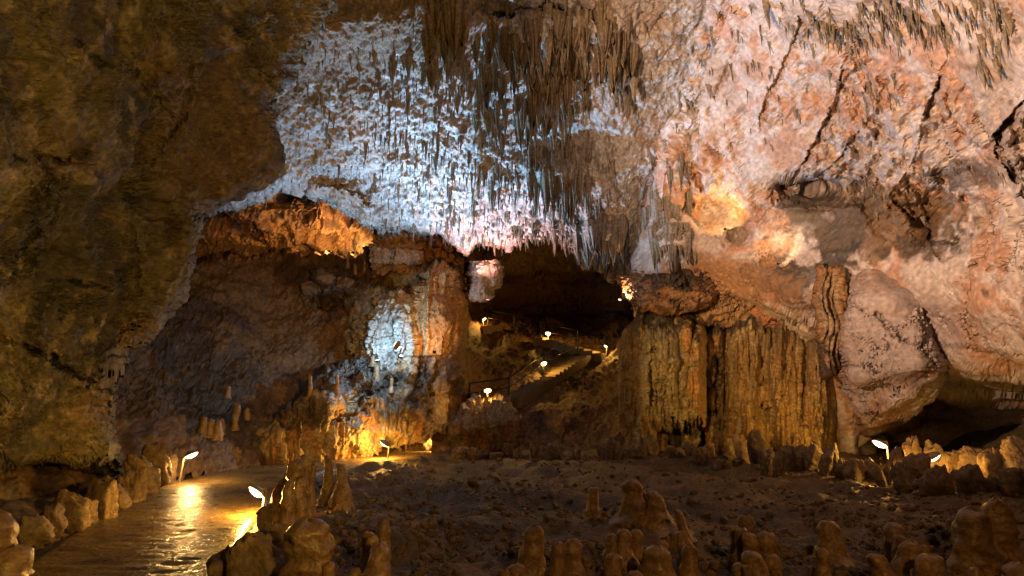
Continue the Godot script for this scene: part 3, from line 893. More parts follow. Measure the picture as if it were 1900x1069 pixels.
	r = relief("flowstone_pillar", {"m": "x", "a0": 1146.0, "a1": 1312.0, "nu": 130, "nv": 180, "lo": [[1146, 640], [1160, 602], [1190, 580], [1235, 566], [1280, 574], [1300, 590], [1312, 612]], "hi": [[1146, 850], [1312, 850]],
		"depth": func(x: float, y: float) -> float: return 27.9 + (smoothstep(784, 800, y + n_mid.get_noise_2d(x * 0.12, 3.0) * 26.0) * 1.8 if x > 1215.0 else 0.0) - hump(x, y, 1295, 690, 9, 130) * 0.6 - hump(x, y, 1236, 690, 46, 80) * 0.9 + n_mid.get_noise_2d(x * 0.05, y * 0.006) * 0.7 + n_mid.get_noise_2d(x * 0.02, y * 0.03 + 9.0) * 0.4,
		"style": "flow", "amp": 0.36, "jag": 14.0, "round": {"l": [70.0, 4.0], "r": [36.0, 2.6], "t": [60.0, 2.4]}, "tone": Color(1.3, 1.38, 1.45),
		"features": [line_feature(true, 0.3, 7.0, [[1170, 640], [1200, 652], [1230, 645]]), line_feature(true, 0.3, 7.0, [[1200, 735], [1230, 742], [1280, 735]])],
		"stains": [stain(1232, 592, 84, 40, Color(0.045, 0.036, 0.026), 0.92, 0.6, 0.9), stain(1232, 700, 60, 100, Color(0.50, 0.41, 0.24), 0.7, 0.5), stain(1165, 720, 26, 130, Color(0.24, 0.12, 0.045), 0.8, 0.4)]})
	tag(r.node, "pale flowstone pillar with a dark mossy cap", "flowstone")
	r = relief("flowstone_curtain", {"m": "x", "a0": 1308.0, "a1": 1556.0, "nu": 190, "nv": 180, "lo": [[1308, 616], [1330, 584], [1370, 566], [1430, 556], [1470, 562], [1505, 582], [1535, 620], [1556, 690]], "hi": [[1308, 850], [1556, 850]],
		"depth": func(x: float, y: float) -> float: return 29.0 - (x - 1320.0) * 0.004 + smoothstep(1372, 1335, x) * 0.7 - clampf((y - 770.0) * 0.008, 0.0, 0.6) + n_mid.get_noise_2d(x * 0.03, y * 0.004) * 1.1 + n_mid.get_noise_2d(x * 0.09, y * 0.008 + 30.0) * 0.12 + n_mid.get_noise_2d(x * 0.02, y * 0.03 + 60.0) * 0.3,
		"style": "flow", "amp": 0.3, "jag": 6.0, "round": {"r": [26.0, 3.0], "t": [50.0, 2.4]}, "tone": Color(1.0, 1.0, 1.0),
		"features": [line_feature(true, 0.35, 7.0, [[1410, 690], [1424, 720], [1426, 750], [1410, 780]]), line_feature(true, 0.4, 9.0, [[1336, 640], [1330, 720], [1334, 820]]), line_feature(true, 0.2, 6.0, [[1430, 705], [1470, 712], [1530, 706]])],
		"stains": [stain(1350, 592, 44, 26, Color(0.05, 0.04, 0.03), 0.9, 0.6, 0.6), stain(1335, 740, 22, 110, Color(0.11, 0.075, 0.045), 0.8, 0.5), stain(1450, 720, 110, 130, Color(0.40, 0.265, 0.11), 0.6, 0.4)]})
	tag(r.node, "wide amber flowstone curtain right of the pale pillar", "flowstone")
	r = relief("fluted_column", {"m": "y", "a0": 495.0, "a1": 700.0, "nu": 50, "nv": 110, "lo": [[495, 1524], [560, 1518], [640, 1524], [700, 1530]], "hi": [[495, 1566], [540, 1574], [600, 1572], [650, 1576], [700, 1560]],
		"depth": func(x: float, y: float) -> float: return 23.7 - hump(x, y, 1545, 600, 30, 60) * 0.3 + sin((x + 5.0 * sin(y * 0.06)) * 0.62) * 0.13, "style": "flow", "amp": 0.5, "jag": 4.0, "round": {"l": [12.0, 1.2], "r": [12.0, 1.2], "t": [16.0, 1.0], "b": [20.0, 1.0]}, "tone": Color(1.1, 1.0, 1.0)})
	tag(r.node, "narrow fluted dripstone column on the right wall", "column")
	r = relief("dripstone_mound", {"m": "y", "a0": 736.0, "a1": 852.0, "nu": 80, "nv": 80, "lo": [[736, 880], [760, 852], [800, 832], [852, 836]], "hi": [[736, 940], [762, 962], [852, 966]],
		"depth": func(x: float, y: float) -> float: return 29.2 + clampf((780 - y) * 0.03, 0.0, 1.6), "style": "flow", "jag": 5.0, "round": {"l": [34.0, 2.2], "r": [34.0, 2.2], "t": [20.0, 1.0]},
		"tone": Color(0.5, 0.42, 0.4), "stains": [stain(895, 768, 66, 30, Color(0.30, 0.27, 0.24), 0.9, 0.6, 0.3)]})
	tag(r.node, "squat dripstone mound with grey top at the foot of the stairs", "dripstone")
	r = relief("hanging_flowstone", {"m": "y", "a0": 484.0, "a1": 562.0, "nu": 70, "nv": 60, "lo": [[484, 862], [520, 862], [562, 872]], "hi": [[484, 925], [520, 938], [562, 905]],
		"depth": func(x: float, y: float) -> float: return 32.0 + absf(x - 890.0) * 0.02, "style": "vault", "amp": 0.9, "jag": 8.0, "round": {"l": [10.0, 1.4], "r": [20.0, 2.0], "b": [16.0, 1.4]}, "tone": Color(1.1, 1.0, 0.95)})
	tag(r.node, "rosy white hanging flowstone at the mouth of the dark tunnel", "flowstone")
	r = relief("boulder", {"m": "y", "a0": 500.0, "a1": 574.0, "nu": 80, "nv": 50, "lo": [[500, 1215], [520, 1190], [545, 1168], [574, 1172]], "hi": [[500, 1260], [525, 1310], [545, 1334], [574, 1318]],
		"depth": func(_x: float, _y: float) -> float: return 27.7, "style": "ledges", "amp": 0.7, "jag": 5.0, "round": {"l": [50.0, 2.0], "r": [50.0, 2.0], "t": [30.0, 2.0], "b": [16.0, 1.2]},
		"tone": Color(0.8, 0.7, 0.6), "stains": [stain(1250, 515, 70, 22, Color(0.05, 0.042, 0.03), 0.85, 0.7)]})
	tag(r.node, "dark boulder lying on top of the pale flowstone pillar", "boulder")

func build_ground() -> void:
	var nu := 560
	var nv := 330
	var pos := PackedVector3Array()
	var cols := PackedColorArray()
	for j in nv:
		var d := 46.0 * pow(4.0 / 46.0, float(j) / (nv - 1))
		for i in nu:
			var x := lerpf(-500.0, 2500.0, float(i) / (nu - 1))
			var p := P(x, 735, d)
			p.y = 0.0
			p.y = ground_height(p)
			pos.append(p)
			var c := tint("ground", p)
			c.a = 1.0
			cols.append(c)
	var acc := fresh()
	add_grid(acc, pos, cols, nu, nv)
	var o := commit(acc, "ground", mats.mud)
	o.set_meta("kind", "structure")
	# the wet path
	var curve := Curve3D.new()
	for i in path_line.size():
		var a := path_line[maxi(i - 1, 0)]
		var b := path_line[mini(i + 1, path_line.size() - 1)]
		var t := Vector3(b.x - a.x, 0, b.y - a.y) / 6.0
		curve.add_point(Vector3(path_line[i].x, 0, path_line[i].y), -t, t)
	var total := curve.get_baked_length()
	pos = PackedVector3Array()
	cols = PackedColorArray()
	var rows := 420
	var across := 50
	for j in rows:
		var s := total * (1.0 - float(j) / (rows - 1))
		var q := curve.sample_baked(s, true)
		var q2 := curve.sample_baked(minf(s + 0.05, total), true)
		var q1 := curve.sample_baked(maxf(s - 0.05, 0.0), true)
		var f := (q2 - q1).normalized()
		var side := f.cross(Vector3.UP)
		var half := path_near(q).y
		for i in across:
			var k := (float(i) / (across - 1)) * 2.0 - 1.0
			var p := q + side * k * (half + 0.15)
			var ac := Vector3(p.x * 0.5, 0, p.z * 1.6)
			p.y = 0.012 + n_mid.get_noise_3dv(ac) * 0.034 + n_fine.get_noise_3dv(ac) * 0.016 - smoothstep(0.9, 1.0, absf(k)) * 0.1
			pos.append(p)
			var c := Color(0.36, 0.235, 0.08)
			c = mixc(c, Color(0.17, 0.11, 0.05), band(n_patch.get_noise_3dv(p * 1.5), -0.05, 0.3))
			c = c * (1.0 + 0.3 * n_grain.get_noise_3dv(p))
			c.a = 1.0
			cols.append(c)
	acc = fresh()
	add_grid(acc, pos, cols, across, rows)
	o = commit(acc, "path", mats.path)
	o.set_meta("kind", "structure")

# ---------------------------------------------------------------- stalactites
func stalactite_mesh(sd: int, flutes: float, sheet: float) -> ArrayMesh:
	# hangs from y = 0 to y = -1, radius about 1 at the root
	var acc := fresh()
	var pos := PackedVector3Array()
	var cols := PackedColorArray()
	var seg := 13
	var rings := 9
	var off := Vector3(sd * 7.3, sd * 3.1, 0)
	for j in rings:
		var t := float(j) / (rings - 1)
		var r := pow(1.0 - t, 0.75) * (1.0 - 0.35 * t) + 0.05 * (1.0 - t)
		for i in seg + 1:
			var a := TAU * i / seg
			var dir := Vector3(cos(a), 0, sin(a))
			var w := 1.0 + flutes * n_mid.get_noise_3dv(off + dir * 2.2 + Vector3(0, t * 0.8, 0)) + 0.18 * n_mid.get_noise_3dv(off + Vector3(dir.x, t * 9.0, dir.z))
			var p := Vector3(dir.x * r * w * (1.0 + sheet), -t, dir.z * r * w) + Vector3(n_mid.get_noise_2d(sd * 5.0, t * 1.6), 0, n_mid.get_noise_2d(sd * 9.0, t * 1.6)) * 0.5 * t
			pos.append(p)
			var c := mixc(Color(0.38, 0.30, 0.19), Color(0.19, 0.14, 0.085), band(n_mid.get_noise_3dv(off + dir * 3.0 + Vector3(0, t, 0)), -0.1, 0.3))
			c = mixc(c, Color(0.45, 0.36, 0.23), band(n_mid.get_noise_3dv(off + dir * 4.0 + Vector3(5, t * 2.0, 0)), 0.1, 0.35))
			c.a = 1.0
			cols.append(c)
	add_grid(acc, pos, cols, seg + 1, rings, true)
	return to_mesh(acc, mats.rock)

# a fluted bunch of fused stalactites with uneven tips, same measures
func drapery_mesh(sd: int, pale: bool) -> ArrayMesh:
	var acc := fresh()
	var pos := PackedVector3Array()
	var cols := PackedColorArray()
	var seg := 44
	var rings := 18
	var off := Vector3(sd * 7.3, sd * 3.1, 0)
	for j in rings:
		var t := float(j) / (rings - 1)
		for i in seg + 1:
			var a := TAU * (i % seg) / seg
			var dir := Vector3(cos(a), 0, sin(a))
			var fl := n_mid.get_noise_3dv(off + dir * 2.4)
			var fl2 := n_mid.get_noise_3dv(off + dir * 6.5 + Vector3(0, t * 0.4, 0))
			var reach := 0.66 + 0.75 * fl + 0.35 * fl2
			var r := (1.0 - 0.45 * t) * sqrt(maxf(0.0, 1.0 - pow(t, 2.2))) * (1.0 + 0.35 * fl + 0.4 * fl2 + 0.1 * n_mid.get_noise_3dv(off + Vector3(dir.x * 2.0, t * 5.0, dir.z * 2.0)))
			pos.append(Vector3(dir.x * r, -t * clampf(reach, 0.25, 1.0) if t > 0.0 else 0.1, dir.z * r * 0.8))
			var c := mixc(Color(0.35, 0.265, 0.14), Color(0.18, 0.125, 0.07), band(fl2, -0.15, 0.2))
			if pale: c = mixc(Color(0.50, 0.45, 0.37), Color(0.32, 0.26, 0.19), band(fl2, -0.15, 0.2))
			c = mixc(c, Color(0.46, 0.37, 0.23), band(n_mid.get_noise_3dv(off + dir * 4.0 + Vector3(5, t * 1.4, 0)), 0.1, 0.35) * 0.7)
			c.a = 1.0
			cols.append(c)
	add_grid(acc, pos, cols, seg + 1, rings, true)
	return to_mesh(acc, mats.rock)

func build_stalactites() -> void:
	var shapes: Array[ArrayMesh] = []
	for k in 8: shapes.append(stalactite_mesh(k + 1, 0.5 + 0.1 * k, 0.0 if k < 5 else 1.6))
	for k in 12: shapes.append(drapery_mesh(k + 40, k >= 6))
	# where they hang: centre, spread, how many, length range, slimness
	var fields := [
		[vault, 1010, 70, 85, 40, 60, 0.5, 1.5, 0.17], [vault, 1000, 170, 90, 55, 70, 0.5, 1.4, 0.17], [vault, 960, 225, 40, 30, 12, 0.8, 1.6, 0.15],
		[vault, 1000, 300, 100, 60, 260, 0.3, 1.0, 0.08], [vault, 850, 240, 120, 90, 420, 0.2, 0.7, 0.07], [vault, 1060, 380, 60, 50, 140, 0.3, 0.9, 0.1], [vault, 1000, 120, 110, 80, 160, 0.3, 1.1, 0.09], [vault, 720, 300, 120, 90, 200, 0.15, 0.55, 0.06], [vault, 860, 120, 120, 60, 140, 0.25, 0.8, 0.1], [vault, 930, 400, 140, 40, 200, 0.2, 0.6, 0.09], [vault, 640, 130, 80, 70, 60, 0.2, 0.6, 0.1],
		[vault, 740, 260, 70, 80, 60, 0.35, 1.1, 0.07], [vault, 840, 60, 40, 50, 26, 0.7, 1.7, 0.16], [vault, 900, 340, 110, 50, 110, 0.25, 0.9, 0.09],
		[vault, 660, 190, 70, 60, 40, 0.3, 0.9, 0.09], [vault, 720, 380, 50, 40, 40, 0.2, 0.6, 0.08], [vault, 800, 130, 70, 50, 50, 0.4, 1.0, 0.14],
		[vault, 1110, 460, 60, 24, 70, 0.4, 1.1, 0.16], [vault, 1000, 425, 90, 16, 70, 0.3, 0.8, 0.14], [vault, 1150, 130, 30, 60, 36, 0.5, 1.6, 0.14], [vault, 880, 430, 70, 20, 40, 0.3, 0.7, 0.12],
		[right_wall, 1650, 30, 130, 36, 130, 0.25, 0.6, 0.15], [right_wall, 1560, 60, 60, 40, 40, 0.25, 0.6, 0.13], [right_wall, 1820, 70, 70, 50, 40, 0.25, 0.6, 0.14], [right_wall, 1620, 170, 40, 26, 30, 0.2, 0.45, 0.15],
		[right_wall, 1400, 90, 60, 70, 18, 0.3, 0.7, 0.13], [right_wall, 1290, 140, 30, 90, 24, 0.4, 1.0, 0.12], [right_wall, 1700, 330, 110, 60, 30, 0.25, 0.55, 0.14], [right_wall, 1420, 240, 60, 60, 14, 0.25, 0.5, 0.13], [right_wall, 1230, 430, 50, 24, 40, 0.4, 0.9, 0.2],
	]
	var all := []
	for f in fields:
		for k in f[5]:
			var x: float = f[1] + rng.randfn() * f[3] * 0.75
			var y: float = f[2] + rng.randfn() * f[4] * 0.75
			var face: Dictionary = f[0]
			if y < -60.0 or x < face.cfg.a0 + 10.0 or x > 1890.0: continue
			if face == vault and y > pl(face.cfg.hi, x) - 4.0: y = pl(face.cfg.hi, x) - 6.0
			var at := on_face(face, x, y)
			var len: float = lerpf(f[6], f[7], pow(rng.randf(), 1.8))
			var r: float = clampf(len * f[8] * rng.randf_range(0.6, 1.5), 0.022, 0.2)
			all.append({"x": x, "y": y, "at": at + Vector3(0, minf(0.12 + r, 0.3), -0.12), "len": len + 0.2, "r": r, "k": rng.randi() % 8, "turn": rng.randf() * TAU, "face": face, "size": len / at.distance_to(eye)})
	# one long spike on the right wall's roof
	var spike := on_face(right_wall, 1425, 4)
	all.append({"x": 1425.0, "y": 4.0, "at": spike + Vector3(0, 0.3, 0), "len": 1.3, "r": 0.16, "k": 2, "turn": 0.4, "face": right_wall, "size": 1.0})
	var bunches := [[1141, 104, 182, 36], [967, 205, 288, 20], [842, 12, 150, 38], [985, 150, 240, 34], [808, 10, 92, 44]]
	for f in [[1000, 90, 80, 60, 60, 26, 72, 12, 34], [1000, 180, 80, 45, 30, 26, 70, 10, 26], [845, 60, 30, 45, 14, 40, 80, 18, 34], [1030, 300, 60, 50, 30, 34, 80, 10, 22], [1110, 430, 50, 26, 18, 30, 60, 16, 30], [1140, 60, 30, 50, 10, 40, 80, 18, 34], [870, 300, 90, 70, 20, 24, 50, 8, 16]]:
		for k in f[4]:
			var y0: float = f[1] + rng.randf_range(-1, 1) * f[3]
			bunches.append([f[0] + rng.randfn() * f[2] * 0.6, y0, y0 + rng.randf_range(f[5], f[6]), rng.randf_range(f[7], f[8])])
	for f in [[1215, 400, 40, 34, 18, 40, 90, 16, 30], [1280, 436, 34, 14, 10, 24, 50, 14, 24], [1240, 320, 40, 50, 12, 30, 60, 8, 16]]:
		for k in f[4]:
			var y0: float = f[1] + rng.randf_range(-1, 1) * f[3]
			bunches.append([f[0] + rng.randf_range(-1, 1) * f[2], y0, y0 + rng.randf_range(f[5], f[6]), rng.randf_range(f[7], f[8]), right_wall])
	for q in bunches:
		var on: Dictionary = q[4] if q.size() > 4 else vault
		var at := on_face(on, q[0], q[1])
		var d: float = (at - eye).dot(view * Vector3(0, 0, -1))
		all.append({"x": float(q[0]), "y": float(q[1]), "at": at + Vector3(0, 0.15, -0.1), "len": (q[2] - q[1]) / FOCAL * d * 1.05 + 0.15, "r": q[3] * 0.5 / FOCAL * d, "k": 8 + rng.randi() % 6 + (6 if q[1] + rng.randf_range(-40, 40) > 190 else 0), "turn": rng.randf() * TAU, "face": on, "size": (q[2] - q[1]) / FOCAL})
	all.sort_custom(func(a, b): return a.size > b.size)
	var many := {}
	for i in all.size():
		var s: Dictionary = all[i]
		var sheet: float = 0.6 if s.k >= 5 and s.k < 8 else 1.0
		var t := Transform3D(Basis(Vector3.UP, (s.turn - PI) * 0.2 if s.k >= 5 and s.k < 8 else s.turn).scaled_local(Vector3(s.r * sheet, s.len, s.r * sheet)), s.at)
		if i < 290:
			var o := MeshInstance3D.new()
			o.name = "stalactite"
			o.mesh = shapes[s.k]
			s.face.node.add_child(o, true)
			o.transform = t
		else:
			var key := [s.face.node, s.k]
			if not many.has(key): many[key] = []
			many[key].append(t)
	for key in many:
		var mm := MultiMesh.new()
		mm.transform_format = MultiMesh.TRANSFORM_3D
		mm.mesh = shapes[key[1]]
		mm.instance_count = many[key].size()
		for i in many[key].size(): mm.set_instance_transform(i, many[key][i])
		var o := MultiMeshInstance3D.new()
		o.name = "stalactite_fringe"
		o.multimesh = mm
		o.set_meta("kind", "stuff")
		key[0].add_child(o, true)

# ---------------------------------------------------------------- dripstones on the floor
func dripstone(label: String, parts: Array, style := "calcite", group := "stalagmites on the cave floor") -> void:
	# parts: [layout x, top y, width, depth, flare, lean]
	var o := MeshInstance3D.new()
	o.name = numbered("stalagmite")
	add_child(o)
	var home := stand(parts[0][0], parts[0][3])
	var acc := fresh()
	for q in parts:
		var f := stand(q[0], q[3])
		var top := P(q[0], q[1], q[3])
		var h := maxf(top.y - f.y + 0.12, 0.12)
		var r: float = q[2] * 0.5 / FOCAL * q[3]
		var lean := Vector3(q[5] if q.size() > 5 else 0.0, 0, 0)
		add_dripstone(acc, f - home - lean * h, h, r, r * (q[4] if q.size() > 4 else 0.5), lean, style, f * 1.7)
	for k in 3:
		var q: Array = parts[rng.randi() % parts.size()]
		var r: float = q[2] * 0.5 / FOCAL * q[3]
		var a := rng.randf() * TAU
		var f := stand(q[0], q[3]) + Vector3(cos(a), 0, sin(a)) * r * rng.randf_range(1.1, 2.2)
		f.y = ground_height(f)
		add_dripstone(acc, f - home, r * rng.randf_range(0.8, 2.2) + 0.12, r * rng.randf_range(0.4, 0.8), r * 0.5, Vector3.ZERO, style, f * 1.7, 18, 16)
	o.mesh = to_mesh(acc, mats.drip)
	o.position = home
	tag(o, label, "stalagmite", group)

func build_dripstones() -> void:
	dripstone("large pale dome topped stalagmite beside the path edging", [[586, 955, 76, 8.7, 0.2], [624, 1030, 22, 8.5, 0.3]])
	dripstone("thick wet stalagmite at the left picture edge by the path", [[8, 938, 78, 9.4, 0.1]])
	dripstone("knobbly stalagmite with a stack of lobes near the large pale one", [[710, 1003, 42, 8.9, 0.3], [712, 994, 34, 9.4, 0.3], [694, 985, 28, 9.8, 0.4], [690, 977, 20, 10.2, 0.4]])
	dripstone("small round stalagmite behind the knobbly lobes", [[720, 957, 20, 11.3, 0.3]])
	dripstone("low amber lump stalagmite between large pale one and knobbly one", [[668, 1040, 24, 8.8, 0.4]])
	dripstone("pair of tall twin stalagmites on a wide flared foot", [[1170, 885, 36, 12.4, 1.6, -0.05], [1207, 905, 34, 12.2, 1.8, -0.1], [1188, 904, 12, 12.6, 0.5]])
	dripstone("leaning small stalagmite right of the tall twins", [[1246, 938, 20, 11.4, 1.0, -0.2]])
	dripstone("slender pointed stalagmite standing alone in the foreground", [[988, 966, 34, 9.4, 0.4, 0.02]])
	dripstone("rounded double stalagmite right of the slender one", [[1054, 988, 38, 9.2, 0.5], [1030, 994, 24, 9.1, 0.4]])
	dripstone("squat two lobed stalagmite at the bottom picture edge", [[958, 1034, 30, 8.4, 0.2], [936, 1042, 28, 8.3, 0.2]])
	dripstone("cluster of three rounded stalagmites below the tall twins", [[1150, 972, 34, 10.0, 0.5], [1127, 980, 22, 10.0, 0.4], [1170, 974, 22, 10.2, 0.5]])
	dripstone("stubby stalagmite with a waist in front of the cluster", [[1133, 1014, 28, 9.2, 0.5]])
	dripstone("cone shaped stalagmite low at the bottom edge below the cluster", [[1166, 1044, 30, 8.5, 0.4]])
	dripstone("broad amber stalagmite with a knob behind it", [[1206, 1002, 46, 9.2, 0.6], [1217, 992, 24, 9.5, 0.3]])
	dripstone("lumpy leaning stalagmite right of the broad amber one", [[1253, 976, 24, 10.0, 0.8, -0.1], [1266, 1000, 26, 9.6, 0.6]])
	dripstone("small stump stalagmite far out on the open mud", [[1097, 899, 17, 14.0, 0.6]])
	dripstone("group of ball topped stalagmites in the middle right", [[1371, 947, 28, 10.8, 0.8], [1347, 965, 18, 10.6, 0.5], [1358, 968, 24, 10.3, 0.4], [1372, 980, 28, 10.0, 0.5], [1408, 976, 32, 10.3, 0.8]])
	dripstone("low cone with a wide wet skirt below the ball topped group", [[1384, 1011, 34, 9.4, 1.8]])
	dripstone("leaning stalagmite with a wet sloping skirt", [[1518, 958, 36, 10.4, 1.8, -0.12], [1503, 1006, 28, 9.4, 0.5]])
	dripstone("ridge of stepped stalagmites rising to a rounded tip", [[1637, 961, 32, 10.3, 0.4], [1642, 982, 26, 9.7, 0.4], [1664, 993, 36, 9.5, 0.6], [1688, 1000, 24, 9.6, 0.6]])
	dripstone("pair of smooth round stalagmites at the lower right", [[1610, 1018, 44, 8.9, 0.4], [1698, 1017, 42, 8.9, 0.8]])
	dripstone("thick dark stump beside a taller round topped stalagmite", [[1776, 936, 52, 10.2, 0.6], [1816, 918, 48, 11.0, 0.9]])
	dripstone("pale broken stump at the lower right corner", [[1868, 1034, 60, 8.3, 0.1]])
	dripstone("small stalagmite low between stump and lower right corner", [[1778, 1040, 30, 8.6, 0.5]])
	dripstone("dark jagged cluster behind the amber lit slab", [[572, 840, 18, 13.6, 0.6], [556, 850, 30, 13.4, 0.4, -0.04], [590, 858, 14, 13.8, 0.7, 0.06], [566, 880, 24, 13.0, 0.5], [545, 886, 22, 12.8, 0.5]])
	dripstone("pair of finger stalagmites at the path bend", [[617, 848, 15, 15.8, 1.5], [636, 858, 16, 15.2, 1.8, -0.08]])
	# on the slope and the terrace
	for q in [[372, 786, 12, 34, 23.4], [386, 790, 12, 30, 23.2], [398, 790, 13, 34, 23.2], [414, 776, 9, 26, 23.6], [435, 752, 12, 46, 24.2], [430, 710, 9, 22, 26.0], [462, 755, 9, 18, 24.4], [580, 697, 6, 34, 26.4], [614, 700, 7, 32, 26.6], [692, 655, 9, 20, 27.6], [704, 650, 9, 22, 27.8], [703, 676, 8, 26, 27.6], [728, 698, 7, 24, 28.0], [617, 745, 6, 22, 25.6], [602, 748, 6, 16, 25.4], [700, 740, 7, 18, 27.2], [712, 735, 8, 18, 27.4], [648, 472, 5, 30, 33.2], [660, 490, 5, 22, 33.0], [695, 492, 5, 24, 32.8], [680, 488, 5, 20, 32.9], [520, 792, 12, 30, 25.0], [888, 732, 9, 18, 29.6], [902, 735, 7, 14, 29.5], [876, 742, 10, 18, 29.5]]:
		var o := MeshInstance3D.new()
		o.name = numbered("stalagmite")
		add_child(o)
		var by: float = q[1] + q[3]
		var face := slope
		if q[0] > terrace.cfg.a0 and q[0] < terrace.cfg.a1 and by > pl(terrace.cfg.lo, q[0]) + 3.0: face = terrace
		var root := on_face(face, q[0], by) if q[0] < 860 else P(q[0], by, 29.6)
		var d: float = (root - eye).dot(view * Vector3(0, 0, -1))
		var h: float = q[3] / FOCAL * d + 0.1
		var acc := fresh()
		add_dripstone(acc, Vector3(0, 0.06, 0), h, q[2] * 0.5 / FOCAL * d, 0.03, Vector3(rng.randf_range(-0.06, 0.06), 0, 0), "calcite", root * 2.0, 14, 18)
		o.mesh = to_mesh(acc, mats.drip)
		o.position = root + Vector3(0, -0.06, 0.05)
		var where := "finger stalagmite on the dark slope above the leftmost path lamp" if q[0] < 500 else "finger stalagmite on the grey topped mound below the stair lamp" if q[0] > 860 else "thin finger stalagmite below the orange lit side chamber" if q[1] < 500 else "finger stalagmite rising from the orange flowstone terrace"
		tag(o, where, "stalagmite", where.replace("finger stalagmite", "fingers"))

# ---------------------------------------------------------------- stone edging of the path
func edging(label: String, stones: Array, style := "stone") -> void:
	# stones: [layout x, foot y, width, height, tilt]
	var o := Node3D.new()
	o.name = numbered("stone_edging")
	add_child(o)
	var home := foot(stones[0][0], stones[0][1])
	o.position = home
	tag(o, label, "stone edging", "stone edgings")
	for k in stones.size():
		var q: Array = stones[k]
		var f := foot(q[0], q[1])
		var d: float = (f - eye).dot(view * Vector3(0, 0, -1))
		var w: float = q[2] / FOCAL * d
		var h: float = q[3] / FOCAL * d
		var acc := fresh()
		add_stone(acc, stone_at(f - home, w, h, w, rng.randf_range(-0.5, 0.5), deg_to_rad(q[4] if q.size() > 4 else rng.randf_range(-13, 13))), Vector3(w * 0.56, h * 0.62, minf(w * 0.5, 0.22)), style, rng.randi(), 28, 20, 0.13, 0.68)
		commit(acc, "stone", mats.rock, o)

func build_edging() -> void:
	var row := []
	# left of the path
	for q in [[60, 1014, 56, 58, 12], [92, 1000, 48, 66, -10], [128, 984, 60, 62, 8], [156, 972, 40, 44, -18], [184, 962, 66, 78, -4], [214, 944, 46, 46, 14], [240, 932, 56, 62, -8], [266, 916, 50, 66, 12], [292, 900, 44, 72, 2], [308, 890, 24, 46, -6]]: row.append(q)
	edging("row of rough stones edging the left side of the path", row)
	edging("big stones edging the right side of the path in the foreground", [[424, 1085, 66, 66, 10], [472, 1092, 84, 100, 4], [500, 1020, 54, 40, -4], [506, 985, 64, 54, 2], [520, 962, 32, 74, -4], [545, 968, 30, 60, 5], [562, 950, 34, 70, -8]])
	row = []
	var x := 836.0
	while x < 1235.0:
		var w := rng.randf_range(9, 30)
		row.append([x + w * 0.5, 852 + rng.randf_range(-4, 4), w, rng.randf_range(12, 38) + (16.0 if absf(x - 1120.0) < 12.0 else 0.0)])
		x += w * 0.85
	edging("long row of upright stones across the back of the cave floor", row)
	row = []
	x = 1235.0
	while x < 1400.0:
		var w := rng.randf_range(14, 24)
		row.append([x + w * 0.5, 862 + rng.randf_range(-4, 6), w, rng.randf_range(12, 30)])
		x += w * 0.9
	edging("low broken stone row below the flowstone curtain", row)
	edging("single pale pointed stone in front of the flowstone curtain", [[1378, 858, 24, 44, 6]], "calcite")
	row = []
	x = 1392.0
	while x < 1700.0:
		var w := rng.randf_range(14, 42)
		row.append([x + w * 0.5, 872 + (x - 1392.0) * 0.09 + rng.randf_range(-5, 8), w, rng.randf_range(34, 62)])
		x += w * 0.8
	edging("dark row of tall upright stones in front of the right lamps", row)
	row = []
	for q in [[1676, 908, 34, 54], [1706, 912, 26, 24], [1748, 922, 56, 52], [1784, 920, 24, 34], [1808, 928, 44, 50], [1846, 930, 30, 28], [1880, 934, 50, 46], [1925, 930, 50, 50]]: row.append(q)
	edging("near dark stones between the right lamp and picture edge", row)
	row = []
	for q in [[1700, 880, 40, 66], [1742, 884, 40, 56], [1770, 888, 50, 60], [1810, 890, 56, 58], [1852, 895, 70, 66], [1893, 898, 50, 76], [1930, 890, 60, 70]]: row.append(q)
	edging("yellow lit slabs behind the right lamp", row)

